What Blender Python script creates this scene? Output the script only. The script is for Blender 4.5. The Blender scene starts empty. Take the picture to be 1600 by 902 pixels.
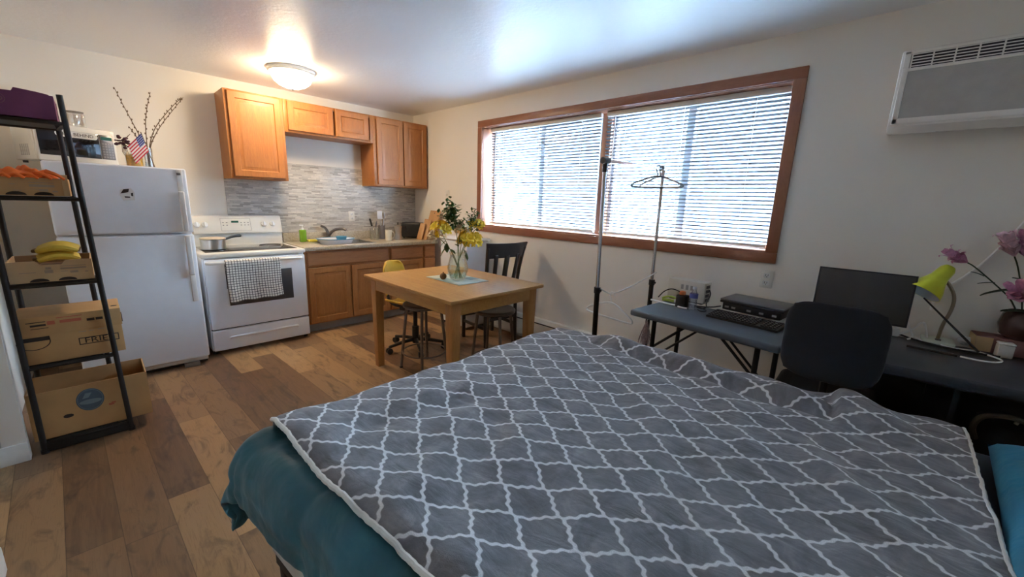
import bpy, bmesh, math, random
from mathutils import Vector, Matrix, noise
random.seed(7)
PI = math.pi
SC = bpy.context.scene
COL = SC.collection
R = math.radians
WORLD, BULB, EXPO = 162.0, 26.0, 1.58

# ------------------------------------------------------------------ materials
class NT:
    def __init__(s, name):
        s.m = bpy.data.materials.new(name)
        s.m.use_nodes = True
        s.t = s.m.node_tree
        s.t.nodes.clear()
        s.out = s.t.nodes.new('ShaderNodeOutputMaterial')
    def n(s, typ, props=None, **inp):
        nd = s.t.nodes.new(typ)
        for k, v in (props or {}).items():
            setattr(nd, k, v)
        for k, v in inp.items():
            key = int(k[1:]) if k[0] == '_' else k.replace('__', ' ')
            s.set(nd.inputs[key], v)
        return nd
    def set(s, sock, v):
        if hasattr(v, 'is_output') or isinstance(v, bpy.types.NodeSocket):
            s.t.links.new(v, sock)
        elif isinstance(v, bpy.types.Node):
            s.t.links.new(v.outputs[0], sock)
        else:
            if isinstance(v, (tuple, list)) and len(v) == 3 and sock.type == 'RGBA':
                v = (*v, 1)
            sock.default_value = v
    def math(s, op, a, b=0.0, c=None):
        nd = s.n('ShaderNodeMath', {'operation': op}, _0=a, _1=b)
        if c is not None:
            s.set(nd.inputs[2], c)
        return nd.outputs[0]
    def coord(s, kind='Object'):
        return s.n('ShaderNodeTexCoord').outputs[kind]
    def mapping(s, vec, scale=(1, 1, 1), loc=(0, 0, 0), rot=(0, 0, 0)):
        return s.n('ShaderNodeMapping', Vector=vec, Scale=scale, Location=loc, Rotation=rot).outputs[0]
    def noise(s, vec, scale=5, detail=4, rough=.55, dist=0):
        return s.n('ShaderNodeTexNoise', Vector=vec, Scale=scale, Detail=detail, Roughness=rough, Distortion=dist).outputs[0]
    def ramp(s, fac, stops):
        nd = s.n('ShaderNodeValToRGB', Fac=fac)
        e = nd.color_ramp.elements
        while len(e) < len(stops):
            e.new(.5)
        for i, (p, c) in enumerate(stops):
            e[i].position = p
            e[i].color = (*c, 1) if len(c) == 3 else c
        return nd.outputs[0]
    def mix(s, f, a, b, blend='MIX'):
        nd = s.n('ShaderNodeMix', {'data_type': 'RGBA', 'blend_type': blend})
        s.set(nd.inputs[0], f); s.set(nd.inputs[6], a); s.set(nd.inputs[7], b)
        return nd.outputs[2]
    def bump(s, h, strength=.3, dist=.01):
        return s.n('ShaderNodeBump', Height=h, Strength=strength, Distance=dist).outputs[0]
    def principled(s, color, rough=.5, metal=0, normal=None, **kw):
        p = s.n('ShaderNodeBsdfPrincipled')
        s.set(p.inputs['Base Color'], color)
        s.set(p.inputs['Roughness'], rough)
        s.set(p.inputs['Metallic'], metal)
        if normal is not None:
            s.set(p.inputs['Normal'], normal)
        for k, v in kw.items():
            s.set(p.inputs[k.replace('__', ' ')], v)
        s.t.links.new(p.outputs[0], s.out.inputs[0])
        return p

def plain(name, c, rough=.5, metal=0, var=.06, nscale=14, bump=0, bscale=60, **kw):
    t = NT(name)
    co = t.coord()
    nz = t.noise(co, nscale, 3)
    a = tuple(max(0, x * (1 - var)) for x in c); b = tuple(min(1, x * (1 + var)) for x in c)
    col = t.ramp(nz, [(.3, a), (.7, b)])
    nm = t.bump(t.noise(co, bscale, 3), bump, .004) if bump else None
    t.principled(col, rough, metal, nm, **kw)
    return t.m

def wood(name, c1, c2, axis='Z', rough=.4, scale=1.0, coat=.15):
    t = NT(name)
    co = t.coord()
    sc = {'X': (1.2, 16, 16), 'Y': (16, 1.2, 16), 'Z': (16, 16, 1.2)}[axis]
    v = t.mapping(co, tuple(k * scale for k in sc))
    g = t.noise(v, 2.2, 6, .6, 1.2)
    f = t.noise(t.mapping(co, tuple(k * 5 * scale for k in sc)), 4, 3)
    big = t.noise(co, 3, 2)
    col = t.ramp(g, [(.28, c1), (.5, tuple((a + b) / 2 for a, b in zip(c1, c2))), (.72, c2)])
    col = t.mix(.35, col, t.ramp(f, [(.35, tuple(k * .7 for k in c1)), (.65, c2)]))
    col = t.mix(.25, col, t.ramp(big, [(.3, c1), (.7, c2)]))
    t.principled(col, rough, 0, t.bump(g, .08, .003), Coat__Weight=coat, Coat__Roughness=.25)
    return t.m

def fabric(name, c, rough=.95, scale=500, bump=.25, var=.15, sheen=.3):
    t = NT(name)
    co = t.coord()
    v = t.noise(co, 9, 4)
    col = t.ramp(v, [(.3, tuple(k * (1 - var) for k in c)), (.7, tuple(min(1, k * (1 + var)) for k in c))])
    t.principled(col, rough, 0, t.bump(t.noise(co, scale, 2), bump, .002), Sheen__Weight=sheen)
    return t.m

def thin_glass(name, tint=(.96, .98, .98), gloss=.10, rough=.02):
    t = NT(name)
    tr = t.n('ShaderNodeBsdfTransparent', Color=tint)
    gl = t.n('ShaderNodeBsdfGlossy', Color=(1, 1, 1), Roughness=rough)
    lw = t.n('ShaderNodeLayerWeight', Blend=.35)
    f = t.math('MULTIPLY_ADD', lw.outputs[0], .45, gloss)
    mx = t.n('ShaderNodeMixShader', _0=f, _1=tr, _2=gl)
    t.t.links.new(mx.outputs[0], t.out.inputs[0])
    return t.m

def emit(name, c, s):
    t = NT(name)
    e = t.n('ShaderNodeEmission', Color=(*c, 1), Strength=s)
    t.t.links.new(e.outputs[0], t.out.inputs[0])
    return t.m

def floor_mat():
    t = NT('plank_floor')
    co = t.coord()
    s = t.n('ShaderNodeSeparateXYZ', Vector=co)
    W, L = .163, 1.25
    fx = t.math('DIVIDE', t.math('ADD', t.math('MULTIPLY_ADD', s.outputs[1], .04, s.outputs[0]), 3.295), W)
    row = t.math('FLOOR', fx)
    off = t.n('ShaderNodeTexWhiteNoise', {'noise_dimensions': '1D'}, W=row).outputs[0]
    fy = t.math('ADD', t.math('DIVIDE', s.outputs[1], L), t.math('MULTIPLY', off, 7.3))
    brd = t.math('FLOOR', fy)
    cid = t.n('ShaderNodeCombineXYZ', X=row, Y=brd, Z=0.0).outputs[0]
    rnd = t.n('ShaderNodeTexWhiteNoise', {'noise_dimensions': '3D'}, Vector=cid)
    shift = t.n('ShaderNodeVectorMath', {'operation': 'MULTIPLY_ADD'}, _0=rnd.outputs[1], _1=(13, 17, 5), _2=co).outputs[0]
    grain = t.noise(t.mapping(shift, (22, 1.5, 1)), 2.0, 6, .62, .8)
    knots = t.noise(t.mapping(shift, (7, 2.2, 1)), 1.6, 4, .6, 1.4)
    fine = t.noise(t.mapping(shift, (160, 6, 1)), 2, 2)
    base = t.ramp(rnd.outputs[0], [(0, (.125, .066, .034)), (.32, (.195, .107, .053)), (.55, (.245, .142, .072)), (.74, (.44, .265, .122)), (.86, (.48, .295, .138)), (1, (.155, .085, .045))])
    col = t.mix(t.math('MULTIPLY', t.ramp(grain, [(.3, (0, 0, 0)), (.75, (1, 1, 1))]), .4), base, (.37, .225, .125))
    col = t.mix(t.math('MULTIPLY', t.ramp(knots, [(.52, (0, 0, 0)), (.75, (1, 1, 1))]), .8), col, (.062, .038, .026))
    col = t.mix(t.math('MULTIPLY', t.ramp(fine, [(.55, (0, 0, 0)), (.7, (1, 1, 1))]), .22), col, (.06, .03, .02))
    def seam(f, w):
        fr = t.math('FRACT', f)
        return t.math('LESS_THAN', t.math('MINIMUM', fr, t.math('SUBTRACT', 1.0, fr)), w)
    sm = t.math('MAXIMUM', seam(fx, .008), seam(fy, .0013))
    col = t.mix(t.math('MULTIPLY', sm, .55), col, (.03, .017, .011))
    h = t.math('SUBTRACT', t.math('MULTIPLY', grain, .5), sm)
    rough = t.math('MULTIPLY_ADD', grain, .22, .33)
    t.principled(col, rough, 0, t.bump(h, .18, .003))
    return t.m

def wall_mat(name, c, bump=.12, rough=.75, spec=.3, scale=70):
    t = NT(name)
    co = t.coord()
    big = t.noise(co, 1.1, 3)
    col = t.ramp(big, [(.3, tuple(k * .97 for k in c)), (.7, c)])
    h = t.noise(co, scale, 4, .6)
    t.principled(col, rough, 0, t.bump(h, bump, .006), Specular__IOR__Level=spec)
    return t.m

def ceiling_mat():
    t = NT('textured_ceiling_paint')
    co = t.coord()
    h = t.noise(co, 34, 4, .55)
    h2 = t.noise(co, 9, 2)
    hh = t.math('MULTIPLY_ADD', h2, .3, h)
    t.principled((.86, .86, .85), .36, 0, t.bump(hh, .16, .012), Specular__IOR__Level=.5)
    return t.m

def tile_mat():
    t = NT('stone_strip_mosaic')
    co = t.coord()
    s = t.n('ShaderNodeSeparateXYZ', Vector=co)
    fz = t.math('DIVIDE', s.outputs[2], .0155)
    row = t.math('FLOOR', fz)
    r1 = t.n('ShaderNodeTexWhiteNoise', {'noise_dimensions': '1D'}, W=row).outputs[0]
    fx = t.math('ADD', t.math('DIVIDE', s.outputs[0], .092), t.math('MULTIPLY', r1, 9.7))
    cell = t.n('ShaderNodeCombineXYZ', X=t.math('FLOOR', fx), Y=row, Z=0.0).outputs[0]
    rnd = t.n('ShaderNodeTexWhiteNoise', {'noise_dimensions': '3D'}, Vector=cell).outputs[0]
    col = t.ramp(rnd, [(0, (.26, .235, .21)), (.2, (.40, .37, .33)), (.42, (.58, .54, .48)), (.62, (.47, .45, .42)), (.8, (.72, .67, .58)), (1, (.62, .60, .57))])
    streak = t.noise(t.mapping(co, (14, 14, 90)), 2, 3)
    col = t.mix(.3, col, t.ramp(streak, [(.3, (.33, .31, .28)), (.7, (.80, .76, .68))]))
    def edge(f, w):
        fr = t.math('FRACT', f)
        return t.math('LESS_THAN', t.math('MINIMUM', fr, t.math('SUBTRACT', 1.0, fr)), w)
    sm = t.math('MAXIMUM', edge(fz, .075), edge(fx, .012))
    col = t.mix(t.math('MULTIPLY', sm, .6), col, (.30, .28, .25))
    h = t.math('MULTIPLY', t.math('SUBTRACT', 1.0, sm), t.math('ADD', t.math('MULTIPLY', rnd, .6), .4))
    t.principled(col, .38, 0, t.bump(h, .5, .004))
    return t.m

def granite_mat():
    t = NT('speckled_worktop_laminate')
    co = t.coord()
    a = t.noise(co, 130, 3, .7)
    b = t.noise(co, 34, 4, .6)
    col = t.ramp(a, [(.32, (.16, .12, .08)), (.45, (.42, .36, .27)), (.58, (.58, .52, .40)), (.72, (.74, .69, .57))])
    col = t.mix(.4, col, t.ramp(b, [(.35, (.38, .32, .23)), (.65, (.64, .58, .45))]))
    t.principled(col, .3)
    return t.m

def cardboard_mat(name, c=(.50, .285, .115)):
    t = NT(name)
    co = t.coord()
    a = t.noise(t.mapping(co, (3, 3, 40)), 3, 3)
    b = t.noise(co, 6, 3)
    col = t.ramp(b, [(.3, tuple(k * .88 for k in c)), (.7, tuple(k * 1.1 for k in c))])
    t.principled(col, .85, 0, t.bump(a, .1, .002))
    return t.m

def lattice_mat():
    t = NT('trellis_fleece')
    uv = t.n('ShaderNodeUVMap', {'uv_map': 'UVMap'}).outputs[0]
    wob = t.n('ShaderNodeVectorMath', {'operation': 'MULTIPLY_ADD'}, _0=t.n('ShaderNodeTexNoise', Vector=uv, Scale=5.0, Detail=1.0).outputs[1], _1=(.02, .02, 0), _2=uv).outputs[0]
    s = t.n('ShaderNodeSeparateXYZ', Vector=wob)
    a = t.math('DIVIDE', s.outputs[0], .130)
    b = t.math('DIVIDE', s.outputs[1], .182)
    i = t.math('ADD', a, b)
    j = t.math('SUBTRACT', b, a)
    def wave(x):
        p = t.math('MULTIPLY', t.math('SINE', t.math('MULTIPLY', x, 2 * PI)), -.042)
        q = t.math('MULTIPLY', t.math('SINE', t.math('MULTIPLY', x, 8 * PI)), -.020)
        return t.math('ADD', p, q)
    def line(x, off, w):
        fr = t.math('FRACT', t.math('ADD', x, off))
        d = t.math('MINIMUM', fr, t.math('SUBTRACT', 1.0, fr))
        return t.n('ShaderNodeMapRange', {'interpolation_type': 'SMOOTHSTEP'}, _0=d, _1=w * .55, _2=w * 1.25, _3=1.0, _4=0.0).outputs[0]
    l1 = line(i, wave(j), .048)
    l2 = line(j, wave(i), .048)
    ln = t.math('MAXIMUM', l1, l2)
    nap = t.noise(t.mapping(uv, (1, 1, 1)), 11, 5, .65, .6)
    nap2 = t.noise(uv, 420, 2)
    base = t.ramp(nap, [(.30, (.125, .128, .142)), (.55, (.205, .208, .226)), (.78, (.33, .335, .355))])
    lc = t.ramp(nap2, [(.3, (.62, .63, .66)), (.7, (.86, .87, .89))])
    col = t.mix(ln, base, lc)
    streak = t.noise(t.mapping(uv, (14, 5, 1), rot=(0, 0, R(-24))), 1.4, 3, .5, .5)
    h = t.math('ADD', t.math('MULTIPLY', streak, .7), t.math('MULTIPLY', nap2, .06))
    t.principled(col, .9, 0, t.bump(h, .5, .03), Sheen__Weight=.35, Sheen__Roughness=.4)
    return t.m

def quilt_mat(name, c):
    t = NT(name)
    co = t.coord()
    w = t.noise(co, 5, 3, .5, .3)
    col = t.ramp(w, [(.3, tuple(k * .82 for k in c)), (.7, tuple(k * 1.15 for k in c))])
    h = t.math('ADD', t.noise(co, 6.5, 3, .5, .35), t.math('MULTIPLY', t.noise(co, 26, 2), .12))
    t.principled(col, .55, 0, t.bump(h, .45, .03), Sheen__Weight=.12)
    return t.m

def towel_mat():
    t = NT('checked_towel_cloth')
    uv = t.n('ShaderNodeUVMap', {'uv_map': 'UVMap'}).outputs[0]
    s = t.n('ShaderNodeSeparateXYZ', Vector=uv)
    def ln(x, n, w):
        return t.math('LESS_THAN', t.math('FRACT', t.math('MULTIPLY', x, n)), w)
    m = t.math('MAXIMUM', ln(s.outputs[0], 46, .2), ln(s.outputs[1], 46, .2))
    col = t.mix(m, (.80, .78, .72), (.035, .035, .045))
    t.principled(col, .95, 0, t.bump(t.noise(uv, 300, 2), .3, .003))
    return t.m

def mat_mat():
    t = NT('woven_placemat')
    uv = t.n('ShaderNodeUVMap', {'uv_map': 'UVMap'}).outputs[0]
    s = t.n('ShaderNodeSeparateXYZ', Vector=uv)
    cell = t.n('ShaderNodeCombineXYZ', X=t.math('FLOOR', t.math('MULTIPLY', s.outputs[0], 2.999)), Y=t.math('FLOOR', t.math('MULTIPLY', s.outputs[1], 3.999)), Z=0.0).outputs[0]
    r = t.n('ShaderNodeTexWhiteNoise', {'noise_dimensions': '3D'}, Vector=cell).outputs[0]
    ra = t.n('ShaderNodeValToRGB', Fac=r)
    ra.color_ramp.interpolation = 'CONSTANT'
    e = ra.color_ramp.elements
    for p, c in ((.25, (.42, .55, .52)), (.5, (.66, .74, .66)), (.75, (.30, .44, .46))):
        q = e.new(p); q.color = (*c, 1)
    e[0].color = (.72, .76, .66, 1); e[-1].color = (.55, .68, .66, 1)
    st = t.math('FRACT', t.math('MULTIPLY', s.outputs[0], 24))
    col = t.mix(t.math('MULTIPLY', t.math('LESS_THAN', st, .25), .35), ra.outputs[0], (.25, .36, .36))
    t.principled(col, .9, 0, t.bump(t.noise(uv, 200, 2), .3, .002))
    return t.m

def flag_mat():
    t = NT('striped_flag_cloth')
    uv = t.n('ShaderNodeUVMap', {'uv_map': 'UVMap'}).outputs[0]
    s = t.n('ShaderNodeSeparateXYZ', Vector=uv)
    u, v = s.outputs[0], s.outputs[1]
    st = t.math('LESS_THAN', t.math('FRACT', t.math('MULTIPLY', v, 6.5)), .5)
    col = t.mix(st, (.80, .76, .74), (.55, .035, .06))
    can = t.math('MULTIPLY', t.math('LESS_THAN', u, .4), t.math('GREATER_THAN', v, .46))
    cu = t.math('SUBTRACT', t.math('FRACT', t.math('MULTIPLY', u, 15)), .5)
    cv = t.math('SUBTRACT', t.math('FRACT', t.math('MULTIPLY', v, 9.3)), .5)
    star = t.math('LESS_THAN', t.math('ADD', t.math('MULTIPLY', cu, cu), t.math('MULTIPLY', cv, cv)), .05)
    cc = t.mix(star, (.03, .05, .26), (.8, .8, .8))
    col = t.mix(can, col, cc)
    t.principled(col, .85)
    return t.m

def screen_mat():
    t = NT('insect_mesh')
    d = t.n('ShaderNodeBsdfDiffuse', Color=(.10, .11, .13, 1))
    tr = t.n('ShaderNodeBsdfTransparent')
    mx = t.n('ShaderNodeMixShader', _0=.48, _1=tr, _2=d)
    t.t.links.new(mx.outputs[0], t.out.inputs[0])
    return t.m

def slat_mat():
    return plain('darkened_blind_slat', (.07, .072, .078), .7, var=.02, Specular__IOR__Level=.15)  # white slats darkened so their lines show against the bright daylight

M = dict(
    floor=floor_mat(), wall=wall_mat('warm_white_wall_paint', (.85, .80, .715)), ceil=ceiling_mat(), tile=tile_mat(), counter=granite_mat(),
    trimw=plain('white_trim_paint', (.78, .75, .69), .45), oak=wood('honey_oak', (.31, .102, .020), (.50, .195, .043), 'Z', .5),
    oakx=wood('honey_oak_across', (.36, .145, .042), (.56, .265, .085), 'X', .38),
    oakd=wood('red_oak_base', (.29, .112, .030), (.49, .215, .064), 'Z', .4), oakdx=wood('red_oak_base_across', (.27, .105, .038), (.46, .205, .078), 'X', .4),
    casing=wood('window_casing_wood', (.25, .085, .035), (.36, .135, .06), 'Y', .4), casingz=wood('window_jamb_wood', (.25, .085, .035), (.36, .135, .06), 'Z', .4),
    pine=wood('pine_tabletop', (.48, .21, .048), (.68, .36, .10), 'Y', .5), pinez=wood('pine_leg', (.43, .175, .042), (.58, .275, .08), 'Z', .5),
    board=wood('cutting_board_wood', (.50, .26, .10), (.66, .38, .17), 'Z', .6, 1, 0),
    white=plain('white_enamel', (.80, .835, .875), .28, var=.015), whiteplastic=plain('white_plastic', (.80, .80, .77), .4, var=.02),
    beige=plain('beige_plastic', (.62, .58, .50), .5, var=.03), cream=plain('almond_enamel', (.78, .755, .68), .3, var=.015),
    acw=plain('ivory_plastic', (.84, .78, .71), .5, var=.02), acg=plain('grey_filter_mesh', (.50, .465, .42), .8, bump=.4, bscale=160),
    black=plain('black_plastic', (.016, .016, .018), .42), blackm=plain('black_powder_coat', (.011, .010, .010), .55), gloss=plain('black_glass', (.012, .012, .015), .06),
    darkglass=plain('smoked_glass', (.075, .08, .085), .12), dgrey=plain('dark_grey_plastic', (.07, .07, .075), .5), steel=plain('brushed_steel', (.56, .55, .53), .28, 1, .05),
    chrome=plain('chrome', (.62, .62, .64), .16, 1, .02), tin=plain('aluminium', (.66, .65, .62), .35, 1, .04), gunmetal=plain('gunmetal_metal', (.20, .19, .19), .38, .85),
    stoolleg=plain('bronzed_metal', (.22, .18, .155), .42, .7), blackwood=wood('black_stained_wood', (.016, .013, .012), (.045, .036, .032), 'Z', .45),
    kick=plain('grey_toe_kick', (.30, .285, .265), .7), green=plain('green_soap', (.18, .36, .02), .2), yellow=plain('yellow_sponge', (.75, .66, .10), .9), blue=plain('blue_plastic', (.05, .26, .46), .35),
    dishw=plain('white_dishware', (.72, .77, .86), .25, var=.01), mug=plain('cream_ceramic', (.78, .74, .62), .3), greyjar=plain('grey_stoneware', (.26, .24, .25), .5),
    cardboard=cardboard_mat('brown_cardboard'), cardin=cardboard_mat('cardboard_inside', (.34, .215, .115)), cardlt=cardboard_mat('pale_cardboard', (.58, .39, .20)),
    purple=cardboard_mat('purple_printed_card', (.20, .055, .125)), ink=plain('black_ink', (.035, .025, .02), .8), redink=plain('red_ink', (.46, .12, .06), .8), blueink=plain('blue_grey_ink', (.085, .125, .165), .8),
    blueinkl=plain('pale_blue_ink', (.19, .25, .27), .8), paper=plain('white_paper', (.72, .71, .68), .8), orange=plain('orange_netting', (.95, .20, .03), .6, bump=.6, bscale=90),
    banana=plain('banana_skin', (.70, .50, .06), .5, var=.12), garlic=plain('pale_garlic', (.74, .62, .42), .6), tip=plain('dark_banana_tip', (.16, .10, .03), .7),
    lattice=lattice_mat(), teal=quilt_mat('teal_comforter_cloth', (.016, .118, .150)), tealp=quilt_mat('turquoise_pillow_cloth', (.008, .20, .32)), navy=fabric('navy_sheet', (.022, .036, .060)),
    sherpa=fabric('sherpa_fleece', (.72, .71, .66), bump=.8, scale=160), mattress=fabric('quilted_white_ticking', (.62, .60, .55), scale=120, bump=.6), redtag=plain('red_tag', (.55, .06, .05), .7),
    chairfab=fabric('black_chair_fabric', (.012, .014, .020), sheen=.1), tabletop=plain('plastic_with_window_reflection', (.085, .098, .112), .38, bump=.15, bscale=300), desk=plain('black_laminate_desk', (.034, .038, .046), .34, bump=.15, bscale=300), yseat=plain('mustard_plastic', (.74, .43, .035), .4),  # tabletop colour has the bluish window reflection mixed in
    lampy=plain('lime_yellow_enamel', (.60, .62, .035), .3), lampin=plain('silver_reflector', (.62, .66, .70), .35, .6), gooseneck=plain('worn_brass', (.32, .25, .17), .35, .9), pale=plain('pale_green_plastic', (.60, .63, .50), .5),
    petal=plain('pink_petal', (.56, .24, .36), .6, var=.25, nscale=60), petal2=plain('pale_pink_petal', (.70, .46, .52), .6, var=.2, nscale=60), ypetal=plain('yellow_petal', (1.0, .68, .04), .5, var=.10, nscale=50), cpetal=plain('peach_petal', (.86, .68, .42), .5, var=.12, nscale=50),
    leaf=plain('green_leaf', (.055, .13, .035), .5, var=.3, nscale=40), leafd=plain('dark_leaf', (.022, .05, .02), .5, var=.3, nscale=40), stem=plain('green_stem', (.13, .20, .06), .6), twig=plain('brown_twig', (.17, .115, .07), .8),
    glass=thin_glass('clear_glass'), vglass=thin_glass('greenish_vase_glass', (.955, .975, .95), .05), pane=thin_glass('window_glass', (.94, .97, .98), .03), tint=thin_glass('smoky_pot_glass', (.42, .30, .27), .10),
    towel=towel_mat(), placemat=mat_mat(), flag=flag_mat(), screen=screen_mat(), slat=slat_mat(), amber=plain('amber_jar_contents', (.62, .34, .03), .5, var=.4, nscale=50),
    brownegg=plain('brown_fruit', (.22, .12, .05), .5), candle=plain('white_ceramic', (.66, .64, .60), .4), maroon=plain('dusky_rose_card', (.24, .12, .12), .7), bronzepot=plain('dark_red_glass', (.075, .038, .035), .2),
    lit=emit('lit_frosted_glass', (1.0, .78, .50), BULB), lcd=emit('clock_display', (.05, .12, .09), .3), sash=plain('grey_window_vinyl', (.42, .42, .44), .5), laptop=plain('silver_grey_laptop', (.20, .205, .22), .35, .5),
    monitor=plain('matt_dark_screen', (.050, .046, .042), .5), keycap=plain('black_keycap', (.022, .022, .025), .45), cordw=plain('white_cable', (.86, .85, .81), .5), cordk=plain('black_cable', (.012, .012, .012), .5),
    lime=plain('lime_plastic', (.46, .58, .10), .5), orangep=plain('orange_plastic', (.75, .22, .05), .5), label=plain('blue_label', (.10, .12, .38), .4), tuft=plain('dusty_pink_straw', (.36, .25, .24), .9, var=.4, nscale=60),
    fabricblack=fabric('dark_bag_cloth', (.012, .011, .010), sheen=.05), bagtrim=plain('worn_brown_strap', (.085, .065, .045), .8), stain=plain('grey_print', (.36, .27, .18), .85),
)

# ------------------------------------------------------------------ mesh tools
class MB:
    def __init__(s):
        s.bm = bmesh.new()
        s.uv = None
    def box(s, a, b, bev=0, seg=2, taper=None, rot=None, piv=None):
        x0, y0, z0 = (min(p, q) for p, q in zip(a, b)); x1, y1, z1 = (max(p, q) for p, q in zip(a, b))
        co = [(x0, y0, z0), (x1, y0, z0), (x1, y1, z0), (x0, y1, z0), (x0, y0, z1), (x1, y0, z1), (x1, y1, z1), (x0, y1, z1)]
        if taper:   # shrink the bottom face about its centre
            cx, cy = (x0 + x1) / 2, (y0 + y1) / 2
            for i in range(4):
                co[i] = (cx + (co[i][0] - cx) * taper, cy + (co[i][1] - cy) * taper, co[i][2])
        v = [s.bm.verts.new(c) for c in co]
        f = [s.bm.faces.new([v[i] for i in q]) for q in ((3, 2, 1, 0), (4, 5, 6, 7), (0, 1, 5, 4), (1, 2, 6, 5), (2, 3, 7, 6), (3, 0, 4, 7))]
        vs = v
        if bev > 0:
            ed = list({e for k in f for e in k.edges})
            r = bmesh.ops.bevel(s.bm, geom=ed, offset=bev, segments=seg, profile=.5, affect='EDGES')
            vs = list({x for k in r['faces'] for x in k.verts} | {x for x in v if x.is_valid})
        if rot is not None:
            p = Vector(piv if piv is not None else ((x0 + x1) / 2, (y0 + y1) / 2, (z0 + z1) / 2))
            for x in vs:
                x.co = rot @ (x.co - p) + p
        return s
    def ring(s, c, r, ax, seg, ph=0):
        ax = Vector(ax).normalized()
        u = ax.orthogonal().normalized(); w = ax.cross(u)
        return [s.bm.verts.new(Vector(c) + u * (r * math.cos(ph + 2 * PI * i / seg)) + w * (r * math.sin(ph + 2 * PI * i / seg))) for i in range(seg)]
    def bridge(s, A, B):
        n = len(A)
        for i in range(n):
            s.bm.faces.new((A[i], A[(i + 1) % n], B[(i + 1) % n], B[i]))
    def cyl(s, p0, p1, r0, r1=None, seg=14, caps=True):
        r1 = r0 if r1 is None else r1
        p0, p1 = Vector(p0), Vector(p1)
        A = s.ring(p0, r0, p1 - p0, seg); B = s.ring(p1, r1, p1 - p0, seg)
        s.bridge(A, B)
        if caps:
            s.bm.faces.new(A[::-1]); s.bm.faces.new(B)
        return s
    def tube(s, pts, r, seg=8, smooth=0, caps=True, closed=False):
        pts = [Vector(p) for p in pts]
        for _ in range(smooth):
            q = [] if closed else [pts[0]]
            n = len(pts)
            for i in range(n if closed else n - 1):
                a, b = pts[i], pts[(i + 1) % n]
                q += [a * .75 + b * .25, a * .25 + b * .75]
            if not closed:
                q.append(pts[-1])
            pts = q
        n = len(pts)
        rr = r if callable(r) else (lambda f: r)
        rings = []
        prev = None
        for i in range(n):
            if closed:
                d = pts[(i + 1) % n] - pts[i - 1]
            else:
                d = pts[min(i + 1, n - 1)] - pts[max(i - 1, 0)]
            d.normalize()
            if prev is None:
                u = d.orthogonal().normalized()
            else:
                u = (prev - d * prev.dot(d))
                u = u.normalized() if u.length > 1e-6 else d.orthogonal().normalized()
            prev = u
            w = d.cross(u)
            ra = rr(i / max(1, n - 1))
            rings.append([s.bm.verts.new(pts[i] + (u * math.cos(2 * PI * k / seg) + w * math.sin(2 * PI * k / seg)) * ra) for k in range(seg)])
        for i in range(n - 1):
            s.bridge(rings[i], rings[i + 1])
        if closed:
            s.bridge(rings[-1], rings[0])
        elif caps:
            s.bm.faces.new(rings[0][::-1]); s.bm.faces.new(rings[-1])
        return s
    def lathe(s, prof, c=(0, 0, 0), seg=28, sx=1, sy=1, cap0=True, cap1=True):
        rings = []
        for r, z in prof:
            rings.append([s.bm.verts.new((c[0] + sx * r * math.cos(2 * PI * i / seg), c[1] + sy * r * math.sin(2 * PI * i / seg), c[2] + z)) for i in range(seg)])
        for a, b in zip(rings, rings[1:]):
            s.bridge(a, b)
        if cap0:
            s.bm.faces.new(rings[0][::-1])
        if cap1:
            s.bm.faces.new(rings[-1])
        return s
    def sphere(s, c, r, sx=1, sy=1, sz=1, seg=16, rot=None):
        m = Matrix.Translation(c) @ (rot.to_4x4() if rot is not None else Matrix()) @ Matrix.Diagonal((sx * r, sy * r, sz * r, 1))
        bmesh.ops.create_uvsphere(s.bm, u_segments=seg, v_segments=max(6, seg // 2), radius=1, matrix=m)
        return s
    def poly(s, pts):
        s.bm.faces.new([s.bm.verts.new(p) for p in pts])
        return s
    def prism(s, pts, d, bev=0):
        d = Vector(d)
        A = [s.bm.verts.new(p) for p in pts]; B = [s.bm.verts.new(Vector(p) + d) for p in pts]
        f1 = s.bm.faces.new(A[::-1]); f2 = s.bm.faces.new(B)
        s.bridge(A, B)
        if bev:
            ed = list({e for k in (f1, f2) for e in k.edges})
            bmesh.ops.bevel(s.bm, geom=ed, offset=bev, segments=2, profile=.5, affect='EDGES')
        return s
    def grid(s, nu, nv, fn, uvfn=None, closed_u=False):
        uvl = (s.bm.loops.layers.uv.get('UVMap') or s.bm.loops.layers.uv.new('UVMap')) if uvfn else None
        vs = [[s.bm.verts.new(fn(i / nu, j / nv)) for j in range(nv + 1)] for i in range(nu + 1)]
        for i in range(nu):
            for j in range(nv):
                f = s.bm.faces.new((vs[i][j], vs[i + 1][j], vs[i + 1][j + 1], vs[i][j + 1]))
                if uvl:
                    for l, (a, b) in zip(f.loops, ((i, j), (i + 1, j), (i + 1, j + 1), (i, j + 1))):
                        l[uvl].uv = uvfn(a / nu, b / nv)
        return s
    def xf(s, m):
        bmesh.ops.transform(s.bm, matrix=m, verts=s.bm.verts)
        return s

def obj(name, mb, mat, parent=None, world=False, smooth=True, ang=35, mods=()):
    bm = mb.bm
    if world and parent is not None:
        bmesh.ops.transform(bm, matrix=wm(parent).inverted(), verts=bm.verts)
    bmesh.ops.recalc_face_normals(bm, faces=bm.faces)
    me = bpy.data.meshes.new(name)
    bm.to_mesh(me); bm.free()
    if isinstance(mat, (list, tuple)):
        for m in mat:
            me.materials.append(m)
    else:
        me.materials.append(mat)
    if smooth:
        for p in me.polygons:
            p.use_smooth = True
        me.set_sharp_from_angle(angle=R(ang))
    o = bpy.data.objects.new(name, me)
    COL.objects.link(o)
    if parent is not None:
        o.parent = parent
    for kind, kw in mods:
        md = o.modifiers.new(kind.lower(), kind)
        for k, v in kw.items():
            setattr(md, k, v)
    return o

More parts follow.
